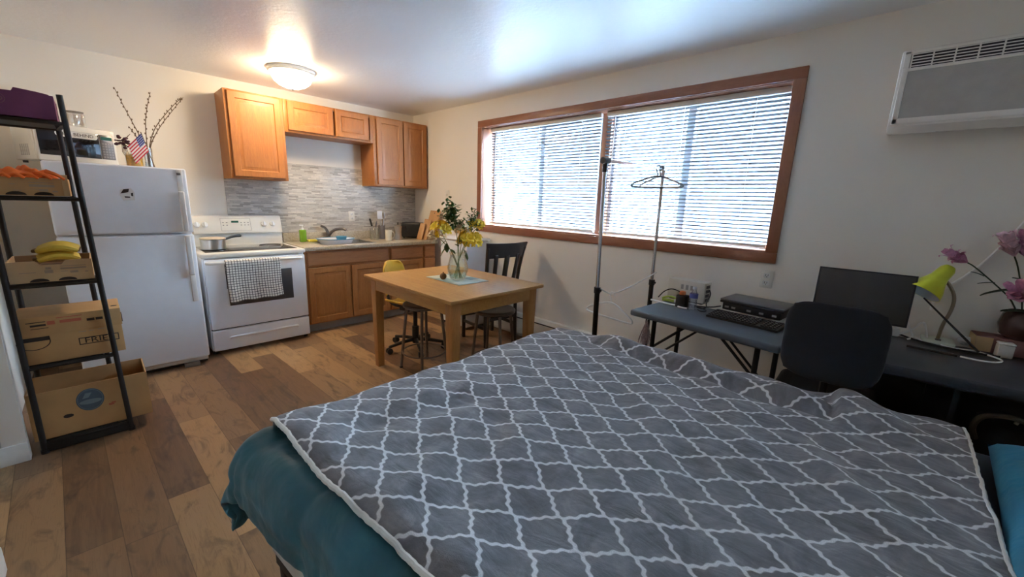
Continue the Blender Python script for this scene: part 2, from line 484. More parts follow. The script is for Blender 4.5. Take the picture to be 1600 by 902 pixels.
def wm(o):
    m = o.matrix_basis.copy()
    while o.parent is not None:
        o = o.parent
        m = o.matrix_basis @ m
    return m

def tag(o, label, cat, group=None):
    o['label'] = label; o['category'] = cat
    if group:
        o['group'] = group
    return o

def thing(name, label, cat, loc=(0, 0, 0), rz=0, group=None):
    o = bpy.data.objects.new(name, None)
    COL.objects.link(o)
    o.empty_display_size = .1
    o.matrix_basis = Matrix.Translation(loc) @ Matrix.Rotation(rz, 4, 'Z')
    return tag(o, label, cat, group)

def struct(name, mb, mat, parent=None, **kw):
    o = obj(name, mb, mat, parent, **kw)
    if parent is None:
        o['kind'] = 'structure'
    return o

def kids(o):
    return [c for c in bpy.data.objects if c.parent == o]

def dup(o, loc=None, rz=0, label=None, parent=None):
    c = o.copy(); COL.objects.link(c)
    if parent is not None:
        c.parent = parent
    for k in kids(o):
        dup(k, parent=c)
    if loc is not None:
        c.matrix_basis = Matrix.Translation(loc) @ Matrix.Rotation(rz, 4, 'Z')
    if label:
        c['label'] = label
    return c

def text(name, body, size, mat, mtx, parent, depth=.0006):
    cu = bpy.data.curves.new(name, 'FONT')
    cu.body = body; cu.size = size; cu.align_x = 'CENTER'; cu.align_y = 'CENTER'; cu.extrude = depth
    cu.resolution_u = 3
    tmp = bpy.data.objects.new(name + '_source', cu)
    COL.objects.link(tmp)
    bpy.context.view_layer.update()
    me = bpy.data.meshes.new_from_object(tmp.evaluated_get(bpy.context.evaluated_depsgraph_get()))
    bpy.data.objects.remove(tmp); bpy.data.curves.remove(cu)
    me.transform(wm(parent).inverted() @ mtx)
    me.materials.clear(); me.materials.append(mat)
    o = bpy.data.objects.new(name, me); COL.objects.link(o); o.parent = parent
    return o

def face_front(x, y, z, sx=1):     # text plane that looks towards -y
    return Matrix.Translation((x, y, z)) @ Matrix.Rotation(R(90), 4, 'X') @ Matrix.Diagonal((sx, 1, 1, 1))
# ------------------------------------------------------------------ room shell
H = 2.484
XL, YB = -3.51, -6.4
struct('floor', MB().box((-4.9, YB, -.05), (0.0, 0, 0)), M['floor'])
struct('ceiling', MB().box((-4.9, YB, H), (.25, .1, H + .1)), M['ceil'])
struct('wall_back', MB().box((-4.9, 0, 0), (.25, .1, H)), M['wall'])
WY0, WY1, WZ0, WZ1 = -4.25, -1.375, 1.15, 2.222     # clear window opening
b = MB()
b.box((0, YB, 0), (.25, WY0, H)); b.box((0, WY1, 0), (.25, 0, H)); b.box((0, WY0, 0), (.25, WY1, WZ0)); b.box((0, WY0, WZ1), (.25, WY1, H))
struct('wall_right', b, M['wall'], smooth=False)
b = MB()
b.box((-3.72, -1.75, 0), (-3.58, 0, H)); b.box((-4.9, -1.75, 0), (-3.497, -1.69, H))
struct('wall_left', b, M['wall'], smooth=False)
struct('wall_front', MB().box((-4.9, YB, 0), (-3.515, -2.66, H)), M['wall'])
struct('wall_side', MB().box((-4.9, -2.66, 0), (-4.8, -1.75, H)), M['wall'])
struct('wall_rear', MB().box((-3.515, YB - .1, 0), (0, YB, H)), M['wall'])
struct('baseboard_left', MB().box((-4.8, -1.764, 0), (-3.495, -1.75, .105), .004), M['trimw'])
struct('baseboard_front', MB().box((-3.515, YB, 0), (-3.50, -2.66, .105), .004), M['trimw'])
b = MB().box((-2.158, -.012, .92), (-.0, 0, 1.556)).box((-1.671, -.012, 1.556), (-.743, 0, 1.752))
struct('trim_1', b, M['tile'], smooth=False)

# outside: unseen grey paving and near-black wall, added to control the daylight
struct('ground_daylight_bounce', MB().box((.26, -14, -1.3), (3.6, 8, -1.2)), plain('added_grey_paving', (.60, .62, .65), .9))
struct('wall_daylight_block', MB().box((3.6, -14, -1.3), (3.8, 8, 3.3)), plain('dark_daylight_block', (.012, .0145, .018), .8, var=.03))

# window
win = bpy.data.objects.new('window_1', None); COL.objects.link(win); win['kind'] = 'structure'
b = MB()
cw, ct = .068, .02
y0, y1, z0, z1 = WY0 - cw + .01, WY1 + cw - .01, WZ0 - cw + .004, WZ1 + cw - .008
b.box((-ct, y0, z1 - cw), (0, y1, z1), .004); b.box((-ct, y0, z0), (0, y1, z0 + cw), .004)
obj('casing', b, M['casing'], win)
b = MB().box((-ct, y0, z0 + cw), (0, y0 + cw, z1 - cw), .004).box((-ct, y1 - cw, z0 + cw), (0, y1, z1 - cw), .004)
obj('casing_upright', b, M['casingz'], win)
b = MB()
b.box((0, WY0, WZ0), (.235, WY1, WZ0 + .012)); b.box((0, WY0, WZ1 - .012), (.235, WY1, WZ1))
obj('reveal', b, M['casing'], win)
b = MB().box((0, WY0, WZ0), (.235, WY0 + .012, WZ1)).box((0, WY1 - .012, WZ0), (.235, WY1, WZ1))
obj('jamb', b, M['casingz'], win)
ymid = -2.865
obj('mullion', MB().box((.13, ymid - .045, WZ0 + .012), (.235, ymid + .045, WZ1 - .012), .003), M['casingz'], win)
for ya, yb in ((ymid + .045, WY1 - .012), (WY0 + .012, ymid - .045)):
    f = MB()
    t = .035
    f.box((.17, ya, WZ0 + .012), (.23, yb, WZ0 + .012 + t), .003); f.box((.17, ya, WZ1 - .012 - t), (.23, yb, WZ1 - .012), .003)
    f.box((.17, ya, WZ0 + .04), (.23, ya + t, WZ1 - .04), .003); f.box((.17, yb - t, WZ0 + .04), (.23, yb, WZ1 - .04), .003)
    ym = (ya + yb) / 2
    f.box((.175, ym - .03, WZ0 + .04), (.225, ym + .03, WZ1 - .04), .003)
    so = obj('sash', f, M['sash'], win)
    obj('pane', MB().box((.203, ya + t, WZ0 + .047), (.206, ym - .03, WZ1 - .047)), M['pane'], so, smooth=False)
    obj('pane', MB().box((.193, ym + .03, WZ0 + .047), (.196, yb - t, WZ1 - .047)), M['pane'], so, smooth=False)
    obj('insect_screen', MB().poly([(.217, ya + t, WZ0 + .047), (.217, ym - .02, WZ0 + .047), (.217, ym - .02, WZ1 - .047), (.217, ya + t, WZ1 - .047)]), M['screen'], so, smooth=False)

def blind(yc, w, label):
    t = thing('window_blind', label, 'blind', (.095, yc, 0), 0, 'white slatted window blinds')
    zt, zb, n = 2.20, 1.185, 35
    obj('headrail', MB().box((-.016, -w / 2, zt - .03), (.018, w / 2, zt + .008), .003), M['whiteplastic'], t)
    s = MB()
    for i in range(n):
        z = zt - .045 - (zt - .045 - zb - .03) * i / (n - 1)
        tilt = R(22)
        pr = []
        for k in range(5):
            q = -1 + k / 2
            x = q * .0150; h = .0018 * (1 - q * q)
            pr.append((x * math.cos(tilt) - h * math.sin(tilt), x * math.sin(tilt) * -1 + h * math.cos(tilt)))
        A = [s.bm.verts.new((x, -w / 2, z + h)) for x, h in pr]; B = [s.bm.verts.new((x, w / 2, z + h)) for x, h in pr]
        for k in range(4):
            s.bm.faces.new((A[k], A[k + 1], B[k + 1], B[k]))
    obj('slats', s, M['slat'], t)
    obj('bottom_rail', MB().box((-.013, -w / 2, zb - .008), (.013, w / 2, zb + .012), .003), M['whiteplastic'], t)
    for q in (-.36, 0, .36):
        c = MB()
        for x in (-.0145, .0145):
            c.tube([(x, q * w, zt - .02), (x, q * w, zb)], .0011, 5)
        obj('ladder_cord', c, M['cordw'], t)
    obj('tilt_wand', MB().cyl((-.024, w / 2 - .09, zt - .03), (-.03, w / 2 - .085, zt - .62), .004, seg=8), M['whiteplastic'], t)
    return t
blind(-2.128, 1.40, 'white slatted blind over the half of the window nearer the kitchen')
blind(-3.552, 1.33, 'white slatted blind over the half of the window behind the clothes rack')

# baseboard heater
t = thing('baseboard_heater', 'long low cream baseboard heater under the window', 'heater', (0, 0, 0))
b = MB().prism([(-.0, -5.9, .26), (-.045, -5.9, .26), (-.065, -5.9, .225), (-.065, -5.9, .05), (-.05, -5.9, .02), (0, -5.9, .02)], (0, 4.26, 0))
obj('cover', b, M['cream'], t, smooth=False)
obj('slot', MB().box((-.0655, -5.88, .212), (-.045, -1.66, .224)), M['black'], t, smooth=False)

# ------------------------------------------------------------------ cabinets
def panel_door(w, h, th=.02, fr=.055, raised=True):
    """front of a door in its own x-z plane, front face at y = -th, back at y = 0"""
    b = MB()
    def loop(i, y):
        return [b.bm.verts.new(p) for p in ((i, y, i), (w - i, y, i), (w - i, y, h - i), (i, y, h - i))]
    fr = min(fr, w * .22, h * .22)
    prof = [(0, 0), (0, -th + .004), (.004, -th), (fr, -th), (fr + .006, -th + .009)]
    if raised:
        k = min(.034, (min(w, h) / 2 - fr) * .5)
        prof += [(fr + .012, -th + .009), (fr + k, -th + .001), (fr + k + .004, -th + .001)]
    L = [loop(*p) for p in prof]
    for a, c in zip(L, L[1:]):
        b.bridge(a, c)
    b.bm.faces.new(L[0][::-1]); b.bm.faces.new(L[-1])
    return b

def slab_front(w, h, th=.02):
    b = MB()
    def loop(i, y):
        return [b.bm.verts.new(p) for p in ((i, y, i), (w - i, y, i), (w - i, y, h - i), (i, y, h - i))]
    L = [loop(*p) for p in ((0, 0), (0, -th + .008), (.012, -th), (.016, -th))]
    for a, c in zip(L, L[1:]):
        b.bridge(a, c)
    b.bm.faces.new(L[0][::-1]); b.bm.faces.new(L[-1])
    return b

def front(name, mb, x, y, z, mat, parent):
    return obj(name, mb.xf(Matrix.Translation((x, y, z))), mat, parent, world=True, ang=25)

def wall_cab(x0, x1, z0, z1, doors, label):
    t = thing('wall_cabinet', label, 'cabinet', ((x0 + x1) / 2, -.16, z0), 0, 'oak wall cabinets')
    b = MB().box((x0, -.306, z0), (x1, -.0005, z1), .0015)
    obj('body', b, M['oak'], t, world=True)
    f = MB()
    f.box((x0, -.326, z0), (x0 + .034, -.306, z1), .001); f.box((x1 - .034, -.326, z0), (x1, -.306, z1), .001)
    f.box((x0 + .034, -.326, z0), (x1 - .034, -.306, z0 + .036), .001); f.box((x0 + .034, -.326, z1 - .036), (x1 - .034, -.306, z1), .001)
    obj('face_frame', f, M['oak'], t, world=True)
    for a, c in doors:
        front('door', panel_door(c - a, z1 - z0 - .034), a, -.3265, z0 + .02, M['oak'], t)
    return t
wall_cab(-2.157, -1.672, 1.557, 2.335, [(-2.132, -1.70)], 'tall single-door oak wall cabinet above the stove')
wall_cab(-1.671, -.744, 2.032, 2.335, [(-1.640, -1.196), (-1.168, -.802)], 'short wide oak wall cabinet above the sink')
wall_cab(-.743, -.016, 1.557, 2.335, [(-.702, -.366), (-.352, -.034)], 'two-door oak wall cabinet in the corner above the toaster')

YF = -.60
def base_cab(x0, x1, doors, drawers, label):
    t = thing('base_cabinet', label, 'cabinet', ((x0 + x1) / 2, -.3, 0), 0, 'oak base cabinets')
    obj('body', MB().box((x0, YF + .02, .10), (x1, -.001, .874), .001), M['oakd'], t, world=True)
    f = MB()
    f.box((x0, YF, .10), (x0 + .03, YF + .02, .874)); f.box((x1 - .03, YF, .10), (x1, YF + .02, .874))
    f.box((x0 + .03, YF, .10), (x1 - .03, YF + .02, .14)); f.box((x0 + .03, YF, .69), (x1 - .03, YF + .02, .874))
    obj('face_frame', f, M['oakd'], t, world=True)
    obj('toe_kick', MB().box((x0, YF + .07, 0), (x1, YF + .085, .10)), M['kick'], t, world=True)
    for a, c, z0, z1 in doors:
        front('door', panel_door(c - a, z1 - z0), a, YF - .0005, z0, M['oakd'], t)
    for a, c, z0, z1 in drawers:
        front('drawer', slab_front(c - a, z1 - z0), a, YF - .0005, z0, M['oakdx'], t)
    return t
base_cab(-1.668, -.742, [(-1.652, -1.213, .115, .695), (-1.200, -.757, .115, .695)], [(-1.652, -.757, .712, .856)], 'double-door oak base cabinet under the sink')
base_cab(-.741, -.278, [(-.725, -.293, .115, .695)], [(-.725, -.293, .712, .852)], 'single-door oak base cabinet with a drawer, beside the sink cabinet')
base_cab(-.277, -.092, [], [(-.262, -.106, .712, .852), (-.262, -.106, .42, .695), (-.262, -.106, .115, .405)], 'narrow oak drawer cabinet at the window end of the counter')

t = thing('kitchen_worktop', 'speckled beige laminate worktop with a low back lip over the base cabinets', 'worktop', (-.88, -.32, .874))
sx0, sx1, sy0, sy1 = -1.45, -.87, -.53, -.14
b = MB()
b.box((-1.682, -.642, .8745), (sx0, -.013, .915), .006); b.box((sx1, -.642, .8745), (-.080, -.013, .915), .006)
b.box((sx0 - .006, -.642, .8745), (sx1 + .006, sy0, .915), .006); b.box((sx0 - .006, sy1, .8745), (sx1 + .006, -.013, .915), .006)
obj('top', b, M['counter'], t, world=True)
obj('lip', MB().box((-1.682, -.034, .915), (-.080, -.0125, 1.012), .005), M['counter'], t, world=True)
t = thing('sink', 'stainless sink basin set into the kitchen worktop', 'sink', (-1.16, -.33, .9))
def bowl_box(b, x0, x1, y0, y1, zt, zb, w):
    b.box((x0, y0, zb), (x1, y1, zb + w)); b.box((x0, y0, zb), (x0 + w, y1, zt)); b.box((x1 - w, y0, zb), (x1, y1, zt)); b.box((x0, y0, zb), (x1, y0 + w, zt)); b.box((x0, y1 - w, zb), (x1, y1, zt))
    return b
obj('basin', bowl_box(MB(), sx0 + .008, sx1 - .008, sy0 + .008, sy1 - .008, .917, .877, .003), M['steel'], t, world=True)
b = MB()
for a, c in (((sx0 - .012, sy0 - .012, .9155), (sx1 + .012, sy0 + .014, .9185)), ((sx0 - .012, sy1 - .014, .9155), (sx1 + .012, sy1 + .012, .9185)), ((sx0 - .012, sy0 + .014, .9155), (sx0 + .014, sy1 - .014, .9185)), ((sx1 - .014, sy0 + .014, .9155), (sx1 + .012, sy1 - .014, .9185))):
    b.box(a, c)
obj('rim', b, M['steel'], t, world=True)
t = thing('faucet', 'brushed steel kitchen faucet with a lever behind the sink', 'faucet', (-1.215, -.075, .9155))
obj('base', MB().lathe([(.034, 0), (.034, .012), (.026, .018), (.024, .05), (.022, .075)]), M['gunmetal'], t)
obj('spout', MB().tube([(.0, 0, .05), (.03, -.02, .10), (.07, -.06, .135), (.12, -.12, .145), (.145, -.15, .125)], lambda f: .018 - .004 * f, 12, 2), M['gunmetal'], t)
obj('lever', MB().tube([(0, 0, .07), (-.012, .0, .115), (-.04, -.01, .152), (-.08, -.015, .168)], lambda f: .017 - .004 * f, 10, 2), M['gunmetal'], t)

t = thing('dish_tub', 'low oval white dish tub sitting in the sink', 'tub', (-1.235, -.335, .8805))
b = MB().lathe([(.115, 0), (.16, .004), (.185, .06), (.20, .078), (.204, .080), (.196, .080), (.178, .062), (.155, .010)], seg=36, sx=1, sy=.74)
obj('bowl', b, M['dishw'], t)
obj('rim', MB().tube([(.201 * math.cos(2 * PI * i / 36), .149 * math.sin(2 * PI * i / 36), .08) for i in range(36)], .0045, 8, closed=True), M['blue'], t)
t = thing('food_container', 'small blue plastic container on the white dish tub', 'container', (-1.16, -.30, .8925))
obj('body', MB().lathe([(.04, 0), (.052, .06), (.056, .075), (.052, .075), (.048, .06), (.036, .006)], seg=24), M['blue'], t)
obj('lid', MB().lathe([(.058, .075), (.058, .085), (.05, .09), (.0, .09)], seg=24, cap1=False), M['blue'], t)
t = thing('soap_bottle', 'green soap bottle with a white pump beside the sink', 'bottle', (-1.512, -.13, .9155))
obj('body', MB().box((-.035, -.02, 0), (.035, .02, .135), .012, 3), M['green'], t)
b = MB().cyl((0, 0, .135), (0, 0, .155), .012).cyl((0, 0, .155), (0, 0, .182), .005).box((-.03, -.007, .18), (.012, .007, .19), .003)
obj('pump', b, M['whiteplastic'], t)
tag(obj('sponge', MB().box((-1.47, -.175, .9155), (-1.375, -.11, .94), .007, 2), M['yellow']), 'yellow sponge lying beside the green soap bottle', 'sponge')
t = thing('side_plate', 'white plate propped on the worktop behind the dish tub', 'plate', (-1.335, -.095, .9155))
obj('dish', MB().lathe([(.03, 0), (.05, .002), (.062, .011), (.066, .013), (.066, .015), (.05, .006), (.0, .004)], seg=24, cap1=False), M['dishw'], t)

# crockery and utensils
def jar(name, label, loc, r, h, mat):
    t = thing(name, label, 'jar', loc)
    obj('body', MB().lathe([(r * .9, 0), (r, .01), (r, h - .006), (r * 1.03, h), (r * .96, h), (r * .94, h - .01), (r * .92, .012), (.0, .012)], seg=24, cap1=False), mat, t)
    obj('rim', MB().tube([(r * 1.0 * math.cos(2 * PI * i / 24), r * 1.0 * math.sin(2 * PI * i / 24), h + .001) for i in range(24)], .0022, 6, closed=True), mat, t)
    return t
jar('glass_jar', 'clear glass utensil jar standing nearest the sink', (-.70, -.19, .9155), .058, .135, M['glass'])
jar('stoneware_jar', 'grey stoneware utensil jar beside the glass one', (-.585, -.155, .9155), .042, .165, M['greyjar'])
def utensil(name, label, base, tip, head, hm, handle_m, kind='spoon'):
    t = thing(name, label, 'utensil', base, 0, 'kitchen utensils standing in jars')
    d = Vector(tip) - Vector(base)
    q = d.to_track_quat('Z', 'Y').to_matrix()
    L = d.length
    obj('handle', MB().cyl((0, 0, 0), (0, 0, L * .72), .0045, .0055, 8).xf(q.to_4x4()), handle_m, t)
    b = MB()
    if kind == 'spoon':
        b.sphere((0, 0, L * .86), 1, .022, .007, .042, 14)
    elif kind == 'fork':
        b.box((-.011, -.002, L * .70), (.011, .002, L * .84), .001)
        for i in range(4):
            b.box((-.011 + i * .0058, -.0015, L * .84), (-.0072 + i * .0058, .0015, L), .0004)
    elif kind == 'grip':
        b.box((-.011, -.008, L * .62), (.011, .008, L), .005)
    else:
        k = abs(q[0][0]) > abs(q[0][1])
        b.box((-.031, -.003, L * .70) if k else (-.003, -.031, L * .70), (.031, .003, L) if k else (.003, .031, L), .003)
    obj('head', b.xf((Matrix.Rotation(head, 4, 'Z').to_3x3() if False else q).to_4x4()), hm, t)
    return t
utensil('knife_handle', 'black handled knife leaning out of the glass jar', (-.69, -.19, .929), (-.762, -.205, 1.172), 0, M['black'], M['steel'], 'grip')
utensil('fork', 'steel fork in the glass jar', (-.685, -.18, .929), (-.725, -.165, 1.115), 0, M['steel'], M['steel'], 'fork')
utensil('spoon', 'dark spoon leaning out of the glass jar', (-.705, -.185, .929), (-.668, -.19, 1.128), 0, M['gunmetal'], M['steel'])
utensil('spatula', 'white flat spatula in the stoneware jar', (-.59, -.155, .929), (-.603, -.15, 1.262), 0, M['dishw'], M['steel'], 'flat')
utensil('ladle', 'dark wooden spoon in the stoneware jar', (-.58, -.155, .929), (-.562, -.16, 1.252), 0, M['gooseneck'], M['gooseneck'])
utensil('serving_spoon', 'white serving spoon in the stoneware jar', (-.578, -.15, .929), (-.535, -.15, 1.25), 0, M['dishw'], M['dishw'])
t = thing('coffee_mug', 'cream coffee mug in front of the utensil jars', 'mug', (-.625, -.40, .9155))
obj('cup', MB().lathe([(.034, 0), (.040, .006), (.041, .125), (.042, .13), (.037, .13), (.036, .012), (0, .01)], cap1=False), M['mug'], t)
obj('handle', MB().tube([(.038, 0, .105), (.068, 0, .105), (.076, 0, .065), (.066, 0, .030), (.037, 0, .025)], .006, 8, 2), M['mug'], t)
t = thing('moka_pot', 'aluminium stovetop moka pot with a black handle', 'coffee pot', (-.462, -.34, .9155))
obj('base', MB().lathe([(.045, 0), (.046, .01), (.036, .075), (.036, .085)], seg=8), M['tin'], t, ang=20)
obj('top', MB().lathe([(.034, .085), (.034, .092), (.047, .165), (.046, .168)], seg=8), M['tin'], t, ang=20)
obj('lid', MB().lathe([(.046, .168), (.030, .180), (.0, .186)], seg=8, cap1=False), M['tin'], t, ang=20)
obj('knob', MB().cyl((0, 0, .183), (0, 0, .215), .006, .008), M['black'], t)
obj('handle', MB().tube([(.044, 0, .160), (.085, 0, .172), (.108, 0, .165), (.112, 0, .12), (.110, 0, .095)], .0085, 8, 1), M['black'], t)
t = thing('toaster', 'black two-slot toaster in the kitchen corner', 'toaster', (-.165, -.205, .9155), R(38))
obj('body', MB().box((-.085, -.13, .012), (.085, .13, .205), .022, 4), M['black'], t)
obj('front_panel', MB().box((-.07, -.1345, .02), (.07, -.128, .19), .006, 2), M['gloss'], t)
obj('trim_band', MB().box((-.06, -.1362, .160), (.06, -.1285, .168), .002), M['chrome'], t)
obj('slot', MB().box((-.045, -.1, .2), (-.015, .1, .2065)), M['gunmetal'], t)
obj('slot', MB().box((.015, -.1, .2), (.045, .1, .2065)), M['gunmetal'], t)
obj('lever', MB().box((-.015, -.15, .135), (.015, -.134, .15), .004), M['black'], t)
for q in ((-.06, -.1), (.06, -.1), (-.06, .1), (.06, .1)):
    obj('foot', MB().cyl((*q, 0), (*q, .014), .01), M['black'], t)

def board(label, yc, w, h, xb, xt, th, hole):
    t = thing('cutting_board', label, 'cutting board', (xb, yc, .9155), 0, 'cutting boards leaning on the wall')
    a = math.atan2(xt - xb, h)
    m = Matrix.Rotation(a, 4, 'Y')
    b = MB().box((-th, -w / 2, 0.0), (0, w / 2, h), .006, 2)
    obj('blade', b.xf(m), M['board'], t)
    obj('edge_band', MB().box((-th - .0004, -w / 2 + .006, h - .012), (.0004, w / 2 - .006, h - .008)).xf(m), M['oak'], t)
    if hole:
        obj('hang_hole', MB().cyl((-th - .0006, 0, h - .035), (.0006, 0, h - .035), .009).xf(m), M['dgrey'], t)
    return t
board('tallest wooden cutting board leaning against the window wall', -.545, .21, .385, -.150, -.022, .016, True)
board('middle-sized wooden cutting board leaning on the tallest one', -.500, .145, .27, -.195, -.108, .014, False)
board('smallest wooden cutting board, in front of the others', -.462, .115, .215, -.232, -.162, .012, False)

# ------------------------------------------------------------------ stove
t = thing('stove', 'white electric stove with a black glass top between fridge and cabinets', 'stove', (-2.105, -.35, 0))
x0, x1 = -2.522, -1.69
obj('body', MB().box((x0 + .012, -.655, .035), (x1 - .006, -.06, .87), .004), M['white'], t, world=True)
b = MB().box((x0, -.70, .872), (x1, -.045, .912), .012, 3)
obj('cooktop', b, M['cream'], t, world=True)
obj('glass_top', MB().box((x0 + .05, -.62, .9115), (x1 - .05, -.125, .9145), .001), M['gloss'], t, world=True)
b = MB()
for cx, cy, rr in ((-2.37, -.47, .10), (-1.86, -.47, .085), (-2.34, -.24, .075), (-1.87, -.24, .095)):
    b.tube([(cx + rr * math.cos(2 * PI * i / 40), cy + rr * math.sin(2 * PI * i / 40), .9147) for i in range(40)], .0012, 4, closed=True)
obj('burner_ring', b, M['dgrey'], t, world=True)
bx0, bx1 = -2.4665, -1.712
b = MB().box((bx0, -.105, .905), (bx1, -.035, 1.05), .006)
b.prism([(bx0, -.03, 1.03), (bx0, -.125, 1.03), (bx0, -.128, 1.045), (bx0, -.092, 1.188), (bx0, -.078, 1.2), (bx0, -.03, 1.2)], (bx1 - bx0, 0, 0), .006)
bg = obj('backguard', b, M['cream'], t, world=True)
sl = math.atan2(.036, .143)     # slope of the control face
def on_guard(x, z, off=0.0):
    y = -.128 + (z - 1.045) / .143 * .036
    return Matrix.Translation((x, y - off * math.cos(sl), z + off * math.sin(sl))) @ Matrix.Rotation(-sl, 4, 'X')
b = MB()
b.box((-.126, -.001, -.062), (-.124, .001, .062)); b.box((.124, -.001, -.062), (.126, .001, .062)); b.box((-.126, -.001, .06), (.126, .001, .062)); b.box((-.126, -.001, -.062), (.126, .001, -.06))
obj('panel_outline', b.xf(on_guard(-2.12, 1.115, .0006)), M['kick'], t, world=True)
obj('clock', MB().box((-.03, -.0015, -.009), (.03, .001, .009)).xf(on_guard(-2.127, 1.142, .0006)), M['lcd'], t, world=True)
for cols in ((0, 1), (5, 6, 7)):
    b = MB()
    for i in cols:
        for j in range(2):
            x = -.105 + i * .03
            b.box((x - .006, -.001, .004 - j * .026), (x + .006, .001, .012 - j * .026))
    obj('button', b.xf(on_guard(-2.12, 1.127, .0006)), M['kick'], t, world=True)
for x in (-2.435, -2.372, -1.878, -1.797):
    k = MB().cyl((0, 0, 0), (0, -.012, 0), .026, .022, 20).box((-.007, -.03, -.023), (.007, -.01, .023), .004)
    obj('knob', k.xf(on_guard(x, 1.117, .0)), M['white'], t, world=True)
d = obj('oven_door', MB().box((x0 + .018, -.702, .238), (x1 - .012, -.657, .858), .01, 3), M['white'], t, world=True)
obj('window', MB().box((-2.352, -.7035, .44), (-1.828, -.7, .735), .002), M['darkglass'], d, world=True)
b = MB().tube([(-2.485, -.70, .83), (-2.47, -.735, .832), (-2.45, -.745, .833), (-1.775, -.745, .833), (-1.75, -.735, .832), (-1.735, -.70, .83)], .014, 12, 2)
obj('handle', b, M['whiteplastic'], d, world=True)
d = obj('drawer', MB().box((x0 + .018, -.70, .04), (x1 - .012, -.657, .226), .008, 3), M['white'], t, world=True)
obj('pull', MB().tube([(-2.38, -.701, .145), (-2.36, -.708, .155), (-1.83, -.708, .155), (-1.81, -.701, .145)], .011, 10, 2), M['white'], d, world=True)
obj('door_gap', MB().box((x0 + .02, -.668, .226), (x1 - .014, -.657, .238)), M['black'], t, world=True)
for q in ((-2.49, -.62), (-1.72, -.62), (-2.49, -.1), (-1.72, -.1)):
    obj('foot', MB().cyl((*q, 0), (*q, .04), .018), M['black'], t, world=True)

# towel over the oven handle
def towel():
    W = .425; xa = -2.365
    prof = [(-.722, .60), (-.722, .815), (-.728, .845), (-.745, .852), (-.762, .842), (-.765, .81), (-.766, .49)]
    seg = [0]
    for a, c in zip(prof, prof[1:]):
        seg.append(seg[-1] + math.hypot(c[0] - a[0], c[1] - a[1]))
    T = seg[-1]
    def at(s):
        for i in range(len(prof) - 1):
            if s <= seg[i + 1] + 1e-9:
                f = (s - seg[i]) / (seg[i + 1] - seg[i])
                return [prof[i][k] + (prof[i + 1][k] - prof[i][k]) * f for k in (0, 1)]
        return prof[-1]
    def fn(u, v):
        y, z = at(v * T)
        hang = max(0, (.83 - z)) / .34
        yy = y - (.006 + .006 * math.sin(u * 9 + 1) + .004 * math.sin(u * 21)) * hang * (1 if y < -.745 else .0)
        xx = xa + W * (u + .012 * math.sin(v * 7) * hang) - .0 
        zz = z + (.012 * (u - .5) if v > .9 else 0) - .004 * math.sin(u * 17) * (v > .8) * hang
        return (xx, yy, zz)
    b = MB().grid(40, 60, fn, lambda u, v: (u * W, v * T))
    o = obj('dish_towel', b, M['towel'], ang=180, mods=[('SOLIDIFY', dict(thickness=.004, offset=0))])
    return tag(o, 'black and white checked dish towel hung over the oven handle', 'towel')
towel()
t = thing('saucepan', 'stainless saucepan with a lid and black handle on the stove', 'saucepan', (-2.375, -.42, .9172))
obj('body', MB().lathe([(.088, 0), (.094, .006), (.094, .088), (.097, .092), (.092, .092), (.090, .01), (0, .008)], seg=32, cap1=False), M['steel'], t)
obj('lid', MB().lathe([(.096, .093), (.098, .097), (.094, .104), (.0, .109)], seg=32, cap1=False), plain('tan_pot_lid', (.62, .50, .36), .4), t)
obj('handle', MB().tube([(.094, .02, .083), (.12, .035, .092), (.17, .06, .105), (.235, .09, .108)], lambda f: .009 + .004 * f, 10, 1), M['black'], t)

# ------------------------------------------------------------------ fridge
t = thing('fridge', 'white top-freezer fridge standing in the kitchen beside the stove', 'fridge', (-2.93, -.45, 0))
x0, x1 = -3.292, -2.562
obj('body', MB().box((x0 + .004, -.80, .03), (x1 - .004, -.07, 1.583), .006), M['white'], t, world=True)
def fdoor(name, z0, z1):
    return obj(name, MB().box((x0, -.862, z0), (x1, -.803, z1), .014, 4), M['white'], t, world=True)
fz = fdoor('freezer_door', 1.106, 1.588)
fr = fdoor('fridge_door', .075, 1.094)
def handle(d, z0, z1, zb):
    b = MB().box((-2.628, -.905, z0), (-2.592, -.880, z1), .009, 3)
    b.box((-2.622, -.884, z1 - .05), (-2.598, -.860, z1 - .005), .004); b.box((-2.622, -.884, z0 + .005), (-2.598, -.860, z0 + .05), .004)
    obj('handle', b, M['whiteplastic'], d, world=True)
    if zb:
        obj('handle_strip', MB().box((-2.624, -.871, zb[0]), (-2.588, -.861, zb[1]), .004), M['whiteplastic'], d, world=True)
handle(fz, 1.118, 1.42, (1.42, 1.582))
handle(fr, .775, 1.088, (.555, .775))
obj('badge', MB().box((-2.622, -.8735, 1.54), (-2.598, -.8705, 1.556), .001), M['gunmetal'], fz, world=True)
obj('grille', MB().box((x0 + .01, -.79, .012), (x1 - .01, -.76, .07)), M['black'], t, world=True)
obj('foot', MB().box((-2.73, -.83, 0), (-2.63, -.79, .03), .003), M['kick'], t, world=True)
b = MB().prism([(.0, 0, .035), (.028, 0, .04), (.045, 0, .01), (.040, 0, -.045), (-.02, 0, -.048), (-.036, 0, -.01), (-.03, 0, .025)], (0, .005, 0))
t2 = thing('fridge_magnet', 'small black and white magnet on the freezer door', 'magnet', (-2.915, -.8675, 1.392))
obj('backing', b, M['paper'], t2, smooth=False)
b = MB()
for p in (((-.03, .0), (-.012, .03), (.018, .034), (.012, .012), (-.012, .004)), ((-.012, -.018), (.016, -.02), (.018, -.028), (-.01, -.028)), ((.024, .004), (.036, .008), (.034, -.018), (.024, -.014))):
    b.prism([(x, -.0002, z) for x, z in p], (0, -.0008, 0))
obj('print', b, M['ink'], t2, smooth=False)

